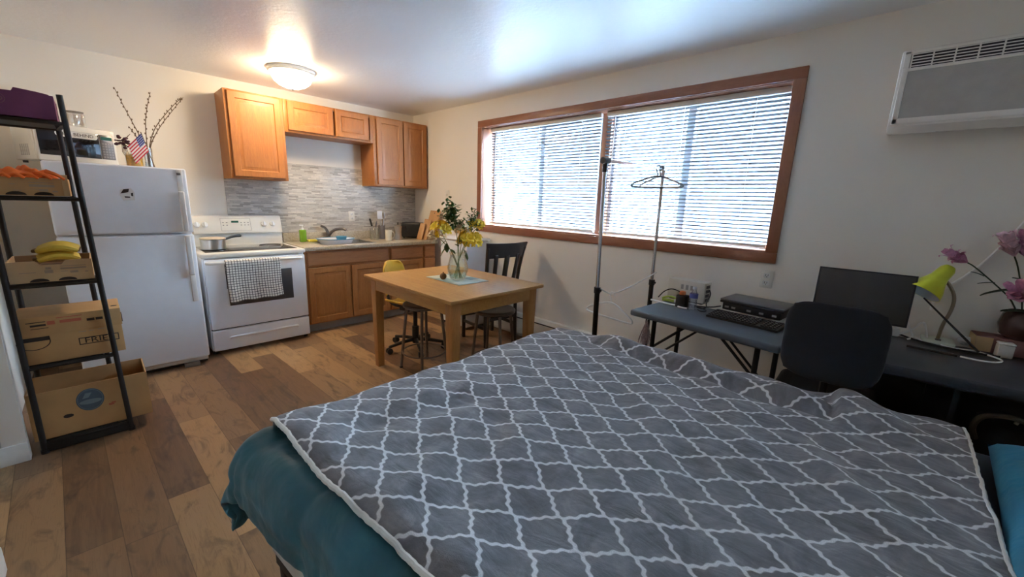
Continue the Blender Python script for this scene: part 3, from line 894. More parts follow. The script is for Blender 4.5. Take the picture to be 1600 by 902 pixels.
# microwave on the fridge
mz = 1.5885
t = thing('microwave', 'white microwave on top of the fridge, turned slightly', 'microwave', (-3.168, -.240, mz), R(24))
MW, MD, MH = .45, .30, .275
obj('body', MB().box((-MW / 2, -MD / 2 + .03, .016), (MW / 2, MD / 2, MH), .008, 3), M['cream'], t)
f = obj('front', MB().box((-MW / 2, -MD / 2 - .004, .016), (MW / 2, -MD / 2 + .028, MH), .010, 3), M['cream'], t)
d = obj('door', MB().box((-MW / 2 + .012, -MD / 2 - .0085, .056), (MW / 2 - .105, -MD / 2 - .003, .235), .002), M['gloss'], t)
cp = obj('control_panel', MB().box((MW / 2 - .100, -MD / 2 - .0085, .056), (MW / 2 - .018, -MD / 2 - .003, .235), .002), M['gunmetal'], t)
b = MB()
for i in range(4):
    for j in range(6):
        b.box((MW / 2 - .092 + i * .0175, -MD / 2 - .0095, .066 + j * .0195), (MW / 2 - .079 + i * .0175, -MD / 2 - .008, .079 + j * .0195))
obj('keys', b, M['kick'], cp)
obj('display', MB().box((MW / 2 - .092, -MD / 2 - .0095, .198), (MW / 2 - .026, -MD / 2 - .008, .222)), M['lcd'], cp)
b = MB()
for i in range(5):
    for j in range(9):
        b.box((-MW / 2 - .0008, -.05 + i * .024, .05 + j * .0085), (-MW / 2 + .001, -.034 + i * .024, .0545 + j * .0085))
obj('vent', b, M['kick'], t)
for q in ((-.19, -.11), (.19, -.11), (-.19, .12), (.19, .12)):
    obj('foot', MB().cyl((*q, 0), (*q, .02), .014), M['dgrey'], t)
# door sticker
sy = -MD / 2 - .0092
pts = []
for k in range(9):
    a = -PI / 2 + PI * k / 8
    pts.append((.096 + .022 * math.cos(a), sy, .212 + .022 * math.sin(a)))
for k in range(9):
    a = PI / 2 + PI * k / 8
    pts.append((-.096 + .022 * math.cos(a), sy, .212 + .022 * math.sin(a)))
st = obj('sticker', MB().prism(pts, (0, .0006, 0)), M['paper'], d, smooth=False)
st.matrix_basis = Matrix.Translation((-.004, 0, 0))
text('lettering', 'LEFT BEHIND', .032, M['ink'], wm(t) @ Matrix.Translation((-.004, 0, 0)) @ face_front(0, sy - .0005, .212, 1.0), st, .0003)

t = thing('glass_canister', 'clear ribbed glass canister on top of the microwave', 'canister', (-3.10, -.215, mz + MH + .0005))
b = MB()
n = 32
prof = [(.048, 0), (.052, .006), (.052, .105), (.048, .112)]
rings = []
for r, z in prof:
    rings.append([b.bm.verts.new(((r + .003 * (i % 2)) * math.cos(2 * PI * i / n), (r + .003 * (i % 2)) * math.sin(2 * PI * i / n), z)) for i in range(n)])
for a, c in zip(rings, rings[1:]):
    b.bridge(a, c)
b.bm.faces.new(rings[0][::-1])
obj('body', b, thin_glass('ribbed_glass', (.86, .86, .86), .2), t)
obj('lid', MB().lathe([(.050, .1125), (.052, .120), (.0, .122)], cap1=False), M['kick'], t)
# flag, jar and twigs beside the microwave
zt = 1.5885
t = thing('jar', 'glass jar of amber sweets on the fridge beside the microwave', 'jar', (-2.825, -.575, zt))
obj('body', MB().lathe([(.046, 0), (.05, .008), (.05, .105), (.044, .115)], cap1=False), M['glass'], t)
obj('contents', MB().lathe([(.044, .004), (.046, .01), (.046, .085), (.03, .096), (.0, .098)], cap1=False), M['amber'], t)
t = thing('bud_vase', 'tall clear vase holding bare twigs on top of the fridge', 'vase', (-2.735, -.50, zt))
obj('body', MB().lathe([(.03, 0), (.032, .006), (.026, .06), (.030, .155), (.027, .155), (.023, .06), (.027, .01), (0, .008)], cap1=False), M['glass'], t)
obj('water', MB().lathe([(.026, .0085), (.023, .05), (.0, .05)], cap1=False), thin_glass('bud_vase_water', (.9, .93, .92), .05), t)
t = thing('flag', 'small striped flag with a blue canton on a stick, on the fridge', 'flag', (-2.78, -.56, zt))
obj('stick', MB().cyl((.066, -.05, 0.002), (.012, -.05, .262), .003, seg=8), M['twig'], t)
def fl2(u, v):      # u along the stripes (down), v across them
    a = Vector((.013, -.054, .250)); du = Vector((-.085, -.02, -.100)); dv = Vector((.027, 0, -.128))
    p = a + du * u + dv * (1 - v)
    p.y += .008 * u * math.sin((1 - v) * 9 + u * 2)
    return p
obj('cloth', MB().grid(16, 16, fl2, lambda u, v: (u, v)), M['flag'], t, ang=180, mods=[('SOLIDIFY', dict(thickness=.001, offset=0))])
t = thing('dried_flower_bunch', 'dark purple dried flowers between the flag and microwave', 'flowers', (-2.835, -.50, zt))
b = MB()
random.seed(3)
for i in range(5):
    b.tube([(0, 0, .0), (-.02 - .01 * i, .01 * math.sin(i), .15), (-.035 + .012 * i, .02 * math.cos(i), .20 + .012 * i)], .002, 5, 1)
obj('stem', b, M['twig'], t)
b = MB()
for i in range(34):
    b.sphere((-.03 + random.uniform(-.045, .03), random.uniform(-.03, .03), .185 + random.uniform(-.045, .04)), random.uniform(.008, .014), 1, 1, .7, 8)
obj('blossom', b, plain('dark_purple_petal', (.085, .025, .05), .7, var=.5, nscale=80), t)
def twig(label, pts, buds=True):
    t = thing('bare_twig', label, 'twig', (-2.735, -.50, zt + .012), 0, 'bare twigs in the vase on the fridge')
    obj('branch', MB().tube(pts, lambda f: .0042 - .0026 * f, 6, 2), M['twig'], t)
    b = MB()
    P = [Vector(p) for p in pts]
    for i in range(1, len(P)):
        for k in range(5):
            q = P[i - 1].lerp(P[i], (k + .5) / 5)
            if q.z > .17:
                s = 1 if k % 2 else -1
                b.sphere(q + Vector((s * .005, 0, .003)), .0055, .8, .8, 1.4, 6)
    obj('buds', b, M['twig'], t)
twig('bare twig leaning furthest toward the microwave', [(0, 0, 0), (-.01, 0, .16), (-.055, 0, .30), (-.10, 0, .44), (-.135, 0, .56)])
twig('straight upright twig in the vase on the fridge', [(0, .004, 0), (.0, 0, .16), (.012, 0, .34), (.035, 0, .45), (.068, 0, .565)])
twig('twig bending over toward the wall cabinet, the upper of two', [(.004, 0, 0), (.01, 0, .15), (.06, 0, .30), (.15, 0, .43), (.235, 0, .54), (.262, 0, .55)])
twig('twig leaning toward the wall cabinet, the straighter of two', [(.002, -.004, 0), (.012, 0, .15), (.09, 0, .31), (.18, 0, .44), (.268, 0, .565)])
twig('short fine twig crossing behind the flag', [(-.003, .004, 0), (-.006, 0, .14), (-.05, .01, .22), (-.085, .01, .29)])

# ceiling light
t = thing('ceiling_light', 'round frosted ceiling light glowing warm above the kitchen', 'ceiling light', (-1.735, -.82, H))
obj('base', MB().lathe([(.188, -.0005), (.188, -.02), (.176, -.034), (.165, -.036), (.0, -.034)], seg=40, cap1=False), M['whiteplastic'], t)
obj('shade', MB().lathe([(.163, -.037), (.160, -.06), (.142, -.095), (.108, -.124), (.060, -.144), (.0, -.152)], seg=40, cap0=False, cap1=False), M['lit'], t)
obj('finial', MB().lathe([(.012, -.151), (.012, -.158), (.0, -.166)], seg=14, cap1=False), M['gunmetal'], t)

# wall plates
def plate(name, label, cat, mtx, kind):
    t = thing(name, label, cat, (0, 0, 0))
    t.matrix_basis = mtx
    obj('cover', MB().box((-.0005, -.037, -.06), (-.007, .037, .06), .003), M['cream'], t)
    if kind == 'switch':
        obj('toggle', MB().box((-.007, -.005, -.008), (-.02, .005, .012), .002), M['cream'], t)
    else:
        for z in (.025, -.025):
            s = obj('socket', MB().box((-.0065, -.017, z - .015), (-.0095, .017, z + .015), .006, 3), M['whiteplastic'], t)
            obj('slots', MB().box((-.009, -.008, z - .004), (-.0099, -.005, z + .008)).box((-.009, .005, z - .004), (-.0099, .008, z + .008)).cyl((-.009, 0, z - .009), (-.0099, 0, z - .009), .003), M['dgrey'], s)
    return t
plate('light_switch', 'cream light switch on the wall beside the corner cabinet', 'switch', Matrix.Translation((0, -.745, 1.483)), 'switch')
plate('wall_outlet', 'cream wall outlet under the window end, above the laptop', 'outlet', Matrix.Translation((0, -4.272, .978)), 'outlet')
plate('wall_outlet', 'cream wall outlet on the mosaic backsplash above the sink', 'outlet', Matrix.Translation((-.90, -.012, 1.19)) @ Matrix.Rotation(R(90), 4, 'Z'), 'outlet')

# white appliance by the window
t = thing('white_appliance', 'white lidded appliance standing against the wall between counter and window', 'appliance', (-.19, -1.32, 0))
obj('body', MB().box((-.165, -.235, .03), (.165, .24, .985), .012, 3), M['white'], t)
obj('lid', MB().box((-.175, -.25, .988), (.172, .25, 1.018), .013, 4), M['whiteplastic'], t)
for q in ((-.13, -.2), (.13, -.2), (-.13, .2), (.13, .2)):
    obj('foot', MB().cyl((*q, 0), (*q, .032), .018), M['dgrey'], t)
# ------------------------------------------------------------------ dining table
TX0, TX1, TY0, TY1, TZ = -1.605, -.690, -2.915, -1.735, .80
t = thing('dining_table', 'square-legged pine dining table between the bed and the stove', 'table', ((TX0 + TX1) / 2, (TY0 + TY1) / 2, 0))
obj('tabletop', MB().box((TX0, TY0, TZ - .026), (TX1, TY1, TZ), .006, 2), M['pine'], t, world=True)
b = MB()
i = .045
for a, c in (((TX0 + i + .06, TY0 + i, TZ - .12), (TX1 - i - .06, TY0 + i + .022, TZ - .0265)), ((TX0 + i + .06, TY1 - i - .022, TZ - .12), (TX1 - i - .06, TY1 - i, TZ - .0265))):
    b.box(a, c, .002)
for a, c in (((TX0 + i, TY0 + i + .06, TZ - .12), (TX0 + i + .022, TY1 - i - .06, TZ - .0265)), ((TX1 - i - .022, TY0 + i + .06, TZ - .12), (TX1 - i, TY1 - i - .06, TZ - .0265))):
    b.box(a, c, .002)
obj('apron', b, M['pine'], t, world=True)
for x in (TX0 + i - .006, TX1 - i + .006 - .078):
    for y in (TY0 + i - .006, TY1 - i + .006 - .078):
        obj('leg', MB().box((x, y, 0), (x + .078, y + .078, TZ - .0265), .005, 2, taper=.72), M['pinez'], t, world=True)
b = MB().grid(6, 8, lambda u, v: (-1.262 + .30 * u, -2.565 + .43 * v, TZ + .003 + .0008 * math.sin(u * 9) * math.sin(v * 8)), lambda u, v: (u, v))
tag(obj('placemat', b, M['placemat'], ang=180, mods=[('SOLIDIFY', dict(thickness=.003, offset=0))]), 'patchwork green and white woven placemat under the flower vase', 'placemat')
VX, VY, VZ = -1.125, -2.375, TZ + .0055
t = thing('flower_vase', 'clear glass vase of yellow flowers on the dining table', 'vase', (VX, VY, VZ))
obj('body', MB().lathe([(.050, 0), (.062, .008), (.083, .07), (.084, .095), (.066, .165), (.060, .195), (.070, .222), (.074, .228), (.071, .228), (.057, .195), (.063, .165), (.080, .095), (.079, .07), (.058, .012), (.0, .009)], seg=36, cap1=False), M['vglass'], t)
obj('water', MB().lathe([(.056, .0125), (.077, .07), (.0785, .09), (.0, .09)], seg=30, cap1=False), thin_glass('vase_water', (.90, .94, .86), .04), t)
tag(obj('brown_fruit', MB().sphere((-1.225, -2.318, TZ + .0055 + .027), .027, 1, 1, 1, 18).box((-1.228, -2.321, TZ + .058), (-1.222, -2.315, TZ + .066)), M['brownegg']), 'small round brown fruit beside the flower vase', 'fruit')

def petal_fn(L, W, cup, droop):
    def fn(u, v):
        w = W * math.sin(PI * min(1, v * .92 + .05)) ** .8 * (u - .5) * 2
        z = cup * math.sin(v * PI * .6) * L - droop * v * v * L + abs(u - .5) * .25 * W
        return Vector((v * L, w, z))
    return fn
def floret(b, c, axis, r, n=6, cup=.5, droop=.3, W=.32):
    q = Vector(axis).to_track_quat('Z', 'Y').to_matrix().to_4x4()
    for k in range(n):
        m = Matrix.Translation(c) @ q @ Matrix.Rotation(2 * PI * k / n + random.uniform(-.15, .15), 4, 'Z')
        f = petal_fn(r, r * W * random.uniform(.9, 1.15), cup, droop)
        b.grid(4, 5, lambda u, v: m @ f(u, v))
def leaf(b, p, d, L, W):
    d = Vector(d).normalized()
    q = d.to_track_quat('X', 'Z').to_matrix().to_4x4()
    m = Matrix.Translation(p) @ q
    def fn(u, v):
        w = W * math.sin(PI * (v * .96 + .02)) * (u - .5) * 2
        return m @ Vector((v * L, w, abs(u - .5) * W * .5 - .15 * v * v * L))
    b.grid(4, 6, fn)

def flower_stem(label, path, heads, col, nflo, leaves):
    t = thing('cut_flower', label, 'flower', (VX, VY, VZ + .011), 0, 'cut flowers in the table vase')
    obj('stem', MB().tube(path, .0028, 6, 2), M['stem'], t)
    b = MB()
    for hx, hy, hz, r in heads:
        for k in range(nflo + 3):
            a = 2 * PI * k / nflo + random.random()
            dirv = Vector((math.cos(a) * .9, math.sin(a) * .9, random.uniform(-.5, .9)))
            floret(b, Vector((hx, hy, hz)) + dirv.normalized() * r * .62, dirv + Vector((0, 0, .35)), r * .72, 6, 1.0, .12, .36)
    obj('blossom', b, col, t, ang=180)
    if leaves:
        l = MB()
        for p, d, L, W in leaves:
            leaf(l, p, d, L, W)
        obj('leaf', l, M['leaf'], t, ang=180)
random.seed(11)
flower_stem('yellow flower stem highest above the placemat, leaning to the stove', [(.03, -.02, 0), (-.02, .01, .14), (-.065, .02, .24), (-.135, .03, .36)], [(-.142, .03, .375, .062)], M['ypetal'], 8, [((-.09, .02, .28), (-.4, -.3, -.5), .07, .016), ((-.10, .02, .30), (-.5, .3, -.5), .07, .014)])
flower_stem('pale peach flower drooping lowest toward the stove', [(.035, .02, 0), (-.01, .0, .13), (-.07, -.01, .225), (-.17, -.01, .315)], [(-.205, -.01, .335, .048)], M['cpetal'], 6, [((-.12, -.01, .27), (-.3, -.5, -.4), .08, .018), ((-.11, -.01, .26), (-.5, .2, -.6), .09, .018), ((-.08, -.01, .235), (.1, -.6, -.3), .06, .016)])
flower_stem('biggest yellow flower stem, bending low toward the window', [(-.035, .01, 0), (.01, .0, .14), (.045, -.01, .22), (.085, -.015, .285)], [(.075, -.02, .300, .058), (.135, -.02, .292, .06)], M['ypetal'], 8, [((.05, -.01, .225), (.3, -.4, -.7), .08, .018), ((.055, -.01, .22), (.5, .1, -.8), .10, .017)])
flower_stem('yellow flower stem reaching furthest toward the window', [(-.03, -.02, 0), (.02, .01, .15), (.07, .01, .26), (.19, .015, .38)], [(.205, .015, .392, .056), (.165, .02, .405, .04)], M['ypetal'], 7, [((.12, .01, .31), (.3, -.4, -.4), .07, .015)])
flower_stem('peach flower upright in the middle of the vase', [(.0, .03, 0), (.005, .0, .15), (.008, 0, .27), (.025, .0, .375)], [(.032, .0, .390, .045)], M['cpetal'], 6, [((.005, 0, .25), (-.5, -.3, .3), .07, .016), ((.008, 0, .28), (.5, -.3, .5), .07, .016)])
def sprig(label, path, pts, n, L, W, mat):
    t = thing('leafy_sprig', label, 'flower', (VX, VY, VZ + .011), 0, 'cut flowers in the table vase')
    obj('stem', MB().tube(path, .0026, 6, 2), M['stem'], t)
    b = MB()
    for c, sp in pts:
        for k in range(n):
            p = Vector(c) + Vector((random.gauss(0, sp), random.gauss(0, sp), random.gauss(0, sp * 1.25)))
            leaf(b, p, (random.uniform(-1, 1), random.uniform(-1, 1), random.uniform(-.6, .9)), L * random.uniform(.7, 1.2), W)
    obj('foliage', b, mat, t, ang=180)
sprig('dense green leafy sprig standing tallest in the vase', [(.01, -.02, 0), (.0, .0, .2), (-.01, .0, .36), (-.055, .01, .50)], [((-.06, .01, .53), .026), ((-.075, .01, .49), .028), ((-.045, .01, .455), .026)], 70, .040, .013, M['leaf'])
sprig('loose grey-green sprig leaning over toward the window', [(.01, .02, 0), (.02, .0, .2), (.05, .0, .36), (.14, .0, .47), (.20, 0, .50)], [((.07, .0, .42), .026), ((.135, .0, .44), .03), ((.16, .0, .50), .02), ((.19, .0, .42), .022)], 34, .040, .008, M['leaf'])

# ------------------------------------------------------------------ stools and chairs
def make_stool(label, x, y, rz):
    t = thing('metal_stool', label, 'stool', (x, y, 0), rz, 'metal stools under the dining table')
    obj('seat', MB().lathe([(.0, .545), (.158, .545), (.170, .553), (.172, .570), (.162, .579), (.12, .573), (.0, .568)], seg=36, cap0=False, cap1=False), M['gunmetal'], t)
    for k in range(4):
        a = PI / 4 + k * PI / 2
        c, s = math.cos(a), math.sin(a)
        lg = obj('leg', MB().cyl((.140 * c, .140 * s, .546), (.198 * c, .198 * s, .012), .0125, .0125, 12), M['stoolleg'], t)
        obj('foot', MB().cyl((.1965 * c, .1965 * s, .014), (.1985 * c, .1985 * s, 0), .0145, .0145, 12), M['black'], lg)
    obj('foot_ring', MB().tube([(.181 * math.cos(2 * PI * i / 40), .181 * math.sin(2 * PI * i / 40), .155) for i in range(40)], .0065, 8, closed=True), M['stoolleg'], t)
    return t
s0 = make_stool('round metal stool under the stove side of the dining table', -1.265, -2.10, R(5))
dup(s0, (-.925, -2.60, 0), R(20), 'round metal stool under the window side of the dining table')

t = thing('dining_chair', 'black wooden slat-back chair behind the dining table by the window', 'chair', (-.335, -1.905, 0), R(-6))
obj('seat', MB().box((-.215, -.21, .455), (.215, .215, .49), .014, 3), M['blackwood'], t)
for x in (-.19, .19):
    obj('leg', MB().tube([(x, -.205, 0), (x, -.195, .25), (x, -.195, .48)], .019, 8, 0), M['blackwood'], t, ang=50)
    obj('back_post', MB().tube([(x, -.195, .47), (x * 1.03, -.205, .70), (x * 1.14, -.245, .93), (x * 1.19, -.265, 1.0)], .018, 8, 1), M['blackwood'], t, ang=50)
    obj('leg', MB().box((x - .02, .175, 0), (x + .02, .212, .456), .004, 2, taper=.8), M['blackwood'], t)
def rail(z0, z1, y0, y1, w0, w1, sag=.03):
    def fn(u, v):
        w = w0 + (w1 - w0) * v
        x = (u - .5) * 2 * w
        return (x, y0 + (y1 - y0) * v - sag * (1 - (2 * u - 1) ** 2), z0 + (z1 - z0) * v + .012 * (1 - (2 * u - 1) ** 2) * (v - .5) * -1)
    return MB().grid(14, 4, fn)
obj('top_rail', rail(.895, 1.045, -.236, -.272, .222, .252), M['blackwood'], t, ang=180, mods=[('SOLIDIFY', dict(thickness=.02, offset=0)), ('BEVEL', dict(width=.004, segments=2))])
obj('lower_rail', rail(.555, .60, -.198, -.2, .185, .188, .012), M['blackwood'], t, ang=180, mods=[('SOLIDIFY', dict(thickness=.018, offset=0))])
for k, (xa, w) in enumerate(((-.115, .042), (.0, .055), (.115, .042))):
    b = MB().grid(3, 8, lambda u, v: (xa * (1 + .18 * v) + (u - .5) * w, -.205 - .048 * v - .006 - .018 * v, .585 + .345 * v))
    obj('slat', b, M['blackwood'], t, ang=180, mods=[('SOLIDIFY', dict(thickness=.012, offset=0))])
b = MB()
for x in (-.19, .19):
    b.box((x - .009, -.19, .17), (x + .009, .18, .20), .003)
b.box((-.18, -.21, .26), (.18, -.19, .29), .003); b.box((-.18, .186, .23), (.18, .204, .26), .003)
obj('stretcher', b, M['blackwood'], t)

def caster_base(t, r, hub_z, mat, hubtop, n=5, ph=0):
    for k in range(n):
        a = ph + 2 * PI * k / n
        c, s = math.cos(a), math.sin(a)
        lg = obj('base_leg', MB().tube([(0.02 * c, .02 * s, hub_z), (r * .5 * c, r * .5 * s, hub_z - .008), (r * c, r * s, hub_z - .03)], lambda f: .020 - .006 * f, 8), mat, t)
        b = MB()
        px, py = r * c, r * s
        for o in (-.014, .014):
            b.cyl((px - s * (o - .007), py + c * (o - .007), .028), (px - s * (o + .007), py + c * (o + .007), .028), .028, seg=16)
        b.cyl((px, py, .03), (px, py, hub_z - .03), .006)
        obj('caster', b, M['black'], lg)
    obj('gas_column', MB().cyl((0, 0, hub_z - .035), (0, 0, hub_z + .13), .032).cyl((0, 0, hub_z + .13), (0, 0, hubtop), .02), mat, t)

t = thing('swivel_chair', 'mustard yellow shell swivel chair on casters behind the dining table', 'chair', (-1.065, -1.65, 0), R(-58))
caster_base(t, .27, .095, M['black'], .40, 5, .3)
obj('mechanism', MB().box((-.12, -.09, .39), (.12, .09, .435), .012), M['black'], t)
def seatfn(u, v):
    x = -.20 + .42 * v; y = (u - .5) * .42
    z = .452 + .05 * (2 * u - 1) ** 2 + (.03 * (1 - v) ** 3) - .03 * max(0, v - .75) * 4 * .5
    return (x, y * (1 - .1 * v * v), z)
obj('seat', MB().grid(16, 16, seatfn), M['yseat'], t, ang=180, mods=[('SOLIDIFY', dict(thickness=.022, offset=-1)), ('SUBSURF', dict(levels=1, render_levels=1))])
def backfn(u, v):
    w = .205 - .045 * max(0, v - .55) / .45 - .05 * max(0, v - .85) / .15
    return (-.215 - .045 * v + .05 * (2 * u - 1) ** 2, (u - .5) * 2 * w, .555 + .295 * v - .03 * max(0, v - .8) / .2 * (2 * u - 1) ** 2)
obj('backrest', MB().grid(16, 14, backfn), M['yseat'], t, ang=180, mods=[('SOLIDIFY', dict(thickness=.02, offset=1)), ('SUBSURF', dict(levels=1, render_levels=1))])
obj('back_support', MB().tube([(-.05, 0, .405), (-.19, 0, .405), (-.265, 0, .44), (-.290, 0, .54), (-.295, 0, .74)], .014, 8, 2), M['black'], t)
obj('lever', MB().tube([(.0, -.09, .405), (.0, -.2, .40), (.01, -.23, .39)], .006, 6, 1), M['black'], t)

t = thing('office_chair', 'black fabric office chair with a rounded back between bed and desk', 'chair', (-.575, -4.725, 0), R(2))
caster_base(t, .24, .095, M['black'], .43, 5, .62)
obj('mechanism', MB().box((-.13, -.1, .42), (.13, .1, .455), .012), M['black'], t)
obj('seat', MB().box((-.20, -.22, .456), (.22, .22, .53), .035, 4), M['chairfab'], t)
obj('spine', MB().tube([(-.05, 0, .44), (-.20, 0, .44), (-.265, 0, .50), (-.283, 0, .65), (-.348, 0, .80)], .017, 8, 2), M['black'], t)
def bk(u, v):
    a = 2 * u - 1; c = 2 * v - 1
    n = 4.5
    s = 1 / max(1e-6, (abs(a) ** n + abs(c) ** n) ** (1 / n)) * max(abs(a), abs(c)) if (a or c) else 1
    return a * s, c * s
b = MB()
def front_f(u, v):
    a, c = bk(u, v); e = 1 - max(abs(2 * u - 1), abs(2 * v - 1)) ** 4
    return (-.395 - .012 * e + .035 * a * a, a * .186, .874 + c * .180)
def back_f(u, v):
    a, c = bk(u, v); e = 1 - max(abs(2 * u - 1), abs(2 * v - 1)) ** 4
    return (-.385 + .030 * e + .035 * a * a, a * .186, .874 + c * .180)
b.grid(20, 20, front_f); b.grid(20, 20, back_f)
bmesh.ops.remove_doubles(b.bm, verts=b.bm.verts, dist=.011)
obj('backrest', b, M['chairfab'], t, ang=180, mods=[('SUBSURF', dict(levels=1, render_levels=1))])

# ------------------------------------------------------------------ wire shelf rack by the entry
t = thing('storage_rack', 'narrow black metal shelf rack stacked with boxes beside the fridge', 'shelf rack', (-3.28, -1.55, 0))
P = {'a': ((-3.448, -1.722), (-3.448, -1.722)), 'b': ((-3.102, -1.722), (-3.142, -1.722)), 'c': ((-3.145, -1.375), (-3.176, -1.375)), 'd': ((-3.448, -1.375), (-3.448, -1.375))}
for k, (p, q) in P.items():
    obj('post', MB().cyl((*p, 0), (*q, 1.875), .0125, .0125, 12), M['blackm'], t, world=True)
def at(k, z):
    p, q = P[k]
    f = z / 1.875
    return Vector((p[0] + (q[0] - p[0]) * f, p[1], z))
SHZ = (.062, .494, .930, 1.372, 1.748)
for z in SHZ:
    b = MB()
    A, B, C, D = (at(k, z - .011) for k in 'abcd')
    for p, q in ((A, B), (B, C), (C, D), (D, A)):
        b.tube([p, q], .009, 8)
    for i in range(9):
        f = (i + .5) / 9
        b.tube([A.lerp(D, f) + Vector((0, 0, .006)), B.lerp(C, f) + Vector((0, 0, .006))], .0035, 6)
    b.box((A.x + .008, A.y + .008, z - .010), (C.x - .008, C.y - .008, z - .004))
    obj('shelf', b, M['blackm'], t, world=True)
obj('base_bar', MB().box((-3.44, -1.73, .004), (-3.11, -1.705, .045), .004), M['blackm'], t, world=True)
for k, (p, q) in P.items():
    obj('foot', MB().cyl((*p, 0), (*p, .02), .017), M['black'], t, world=True)
tag(obj('paper_sheet', MB().box((-3.40, -1.675, .0635), (-3.14, -1.45, .0655)), M['paper'], smooth=False), 'folded white paper lying on the lowest rack shelf', 'paper')

def tray(name, label, x0, x1, y0, y1, z0, z1, mat, inner, cutouts=2, posts=None, dip=0.0, group='fruit boxes on the rack'):
    """open cardboard tray with wall thickness and notches along the bottom of the front"""
    t = thing(name, label, 'box', ((x0 + x1) / 2, (y0 + y1) / 2, z0), 0, group)
    th = .006
    b = MB().box((x0, y0, z0), (x1, y1, z0 + th))
    b.box((x0, y1 - th, z0 + th), (x1, y1, z1)); b.box((x0, y0 + th, z0 + th), (x0 + th, y1 - th, z1)); b.box((x1 - th, y0 + th, z0 + th), (x1, y1 - th, z1))
    w = x1 - x0
    prof = [(x0, z0 + th), (x1, z0 + th), (x1, z1), (x0 + w * .68, z1), (x0 + w * .62, z1 - dip), (x0 + w * .38, z1 - dip), (x0 + w * .32, z1), (x0, z1)]
    b.prism([(px, y0, pz) for px, pz in prof], (0, th, 0))
    obj('body', b, mat, t, world=True, smooth=False)
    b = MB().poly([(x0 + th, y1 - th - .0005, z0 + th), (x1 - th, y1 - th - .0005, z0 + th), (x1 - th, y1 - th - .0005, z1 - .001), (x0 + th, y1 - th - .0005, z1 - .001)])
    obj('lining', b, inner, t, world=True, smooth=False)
    b = MB()
    for k in range(cutouts):
        cx = x0 + w * (k + 1) / (cutouts + 1) + (.0 if cutouts > 1 else 0)
        b.poly([(cx + .034 * math.cos(PI * i / 10), y0 - .0006, z0 + .003 + .017 * math.sin(PI * i / 10)) for i in range(11)])
    if cutouts:
        obj('hand_hole', b, M['ink'], t, world=True, smooth=False)
    if posts:
        b = MB()
        for px in posts:
            b.box((px, y0 - .003, z0 + .002), (px + .022, y0 + .018, z1 + .02), .001)
        obj('corner_post', b, M['cardlt'], t, world=True)
    return t
def bars(parent, name, items, y, mat):
    for x, z, w, h in items:
        obj(name, MB().box((x, y - .0012, z), (x + w, y, z + h)), mat, parent, world=True, smooth=False)
Y0, Y1 = -1.700, -1.405
# purple crate on the top shelf
t = tray('fruit_box', 'purple printed fruit box on the top shelf of the rack', -3.44, -3.165, Y0, Y1, 1.7535, 1.868, M['purple'], M['cardin'], 0, None, .0)
b = MB().prism([(-3.30, Y0 - .0005, 1.866), (-3.175, Y0 - .0005, 1.866), (-3.182, Y0 - .0005, 1.872), (-3.22, Y0 - .0005, 1.878), (-3.29, Y0 - .0005, 1.885)], (0, .006, 0))
obj('flap', b, M['purple'], t, world=True, smooth=False)
b = MB().tube([(-3.345 + .022 * math.cos(2 * PI * i / 28), Y0 - .0005, 1.828 + .022 * math.sin(2 * PI * i / 28)) for i in range(28)], .0012, 4, closed=True).tube([(-3.345 + .014 * math.cos(2 * PI * i / 28), Y0 - .0005, 1.828 + .010 * math.sin(2 * PI * i / 28)) for i in range(28)], .002, 4, closed=True)
obj('round_emblem', b, M['maroon'], t, world=True)
# orange netting box
t = tray('fruit_box', 'cardboard tray with orange netting on the second rack shelf from the top', -3.443, -3.170, Y0, Y1, 1.3765, 1.465, M['cardboard'], M['cardin'], 2, [-3.192], .0)
bars(t, 'print_mark', [(-3.305, 1.440, .085, .003), (-3.305, 1.42, .085, .012), (-3.275, 1.398, .03, .012), (-3.23, 1.396, .018, .007), (-3.305, 1.408, .03, .003), (-3.36, 1.40, .028, .003), (-3.37, 1.43, .02, .003)], Y0, M['stain'])
random.seed(5)
b = MB()
def net(u, v):
    x = -3.438 + .235 * u; y = -1.665 + .2 * v
    z = 1.452 + .060 * math.sin(PI * u) ** .7 * math.sin(PI * v) ** .6 + .018 * noise.noise((u * 7, v * 6, 1)) + .012 * math.sin(u * 18 + v * 9)
    return (x, y, z)
b.grid(40, 26, net)
for k in range(5):
    b.tube([(-3.40 + .04 * k, -1.68, 1.46 + .01 * k), (-3.385 + .045 * k, -1.708, 1.485), (-3.36 + .045 * k, -1.71, 1.462)], lambda f: .010 * (1 - .5 * f), 6, 1)
tag(obj('netting_bag', b, M['orange'], ang=180, mods=[('SOLIDIFY', dict(thickness=.003, offset=0))]), 'crumpled orange netting bag in the cardboard tray on the rack', 'bag')
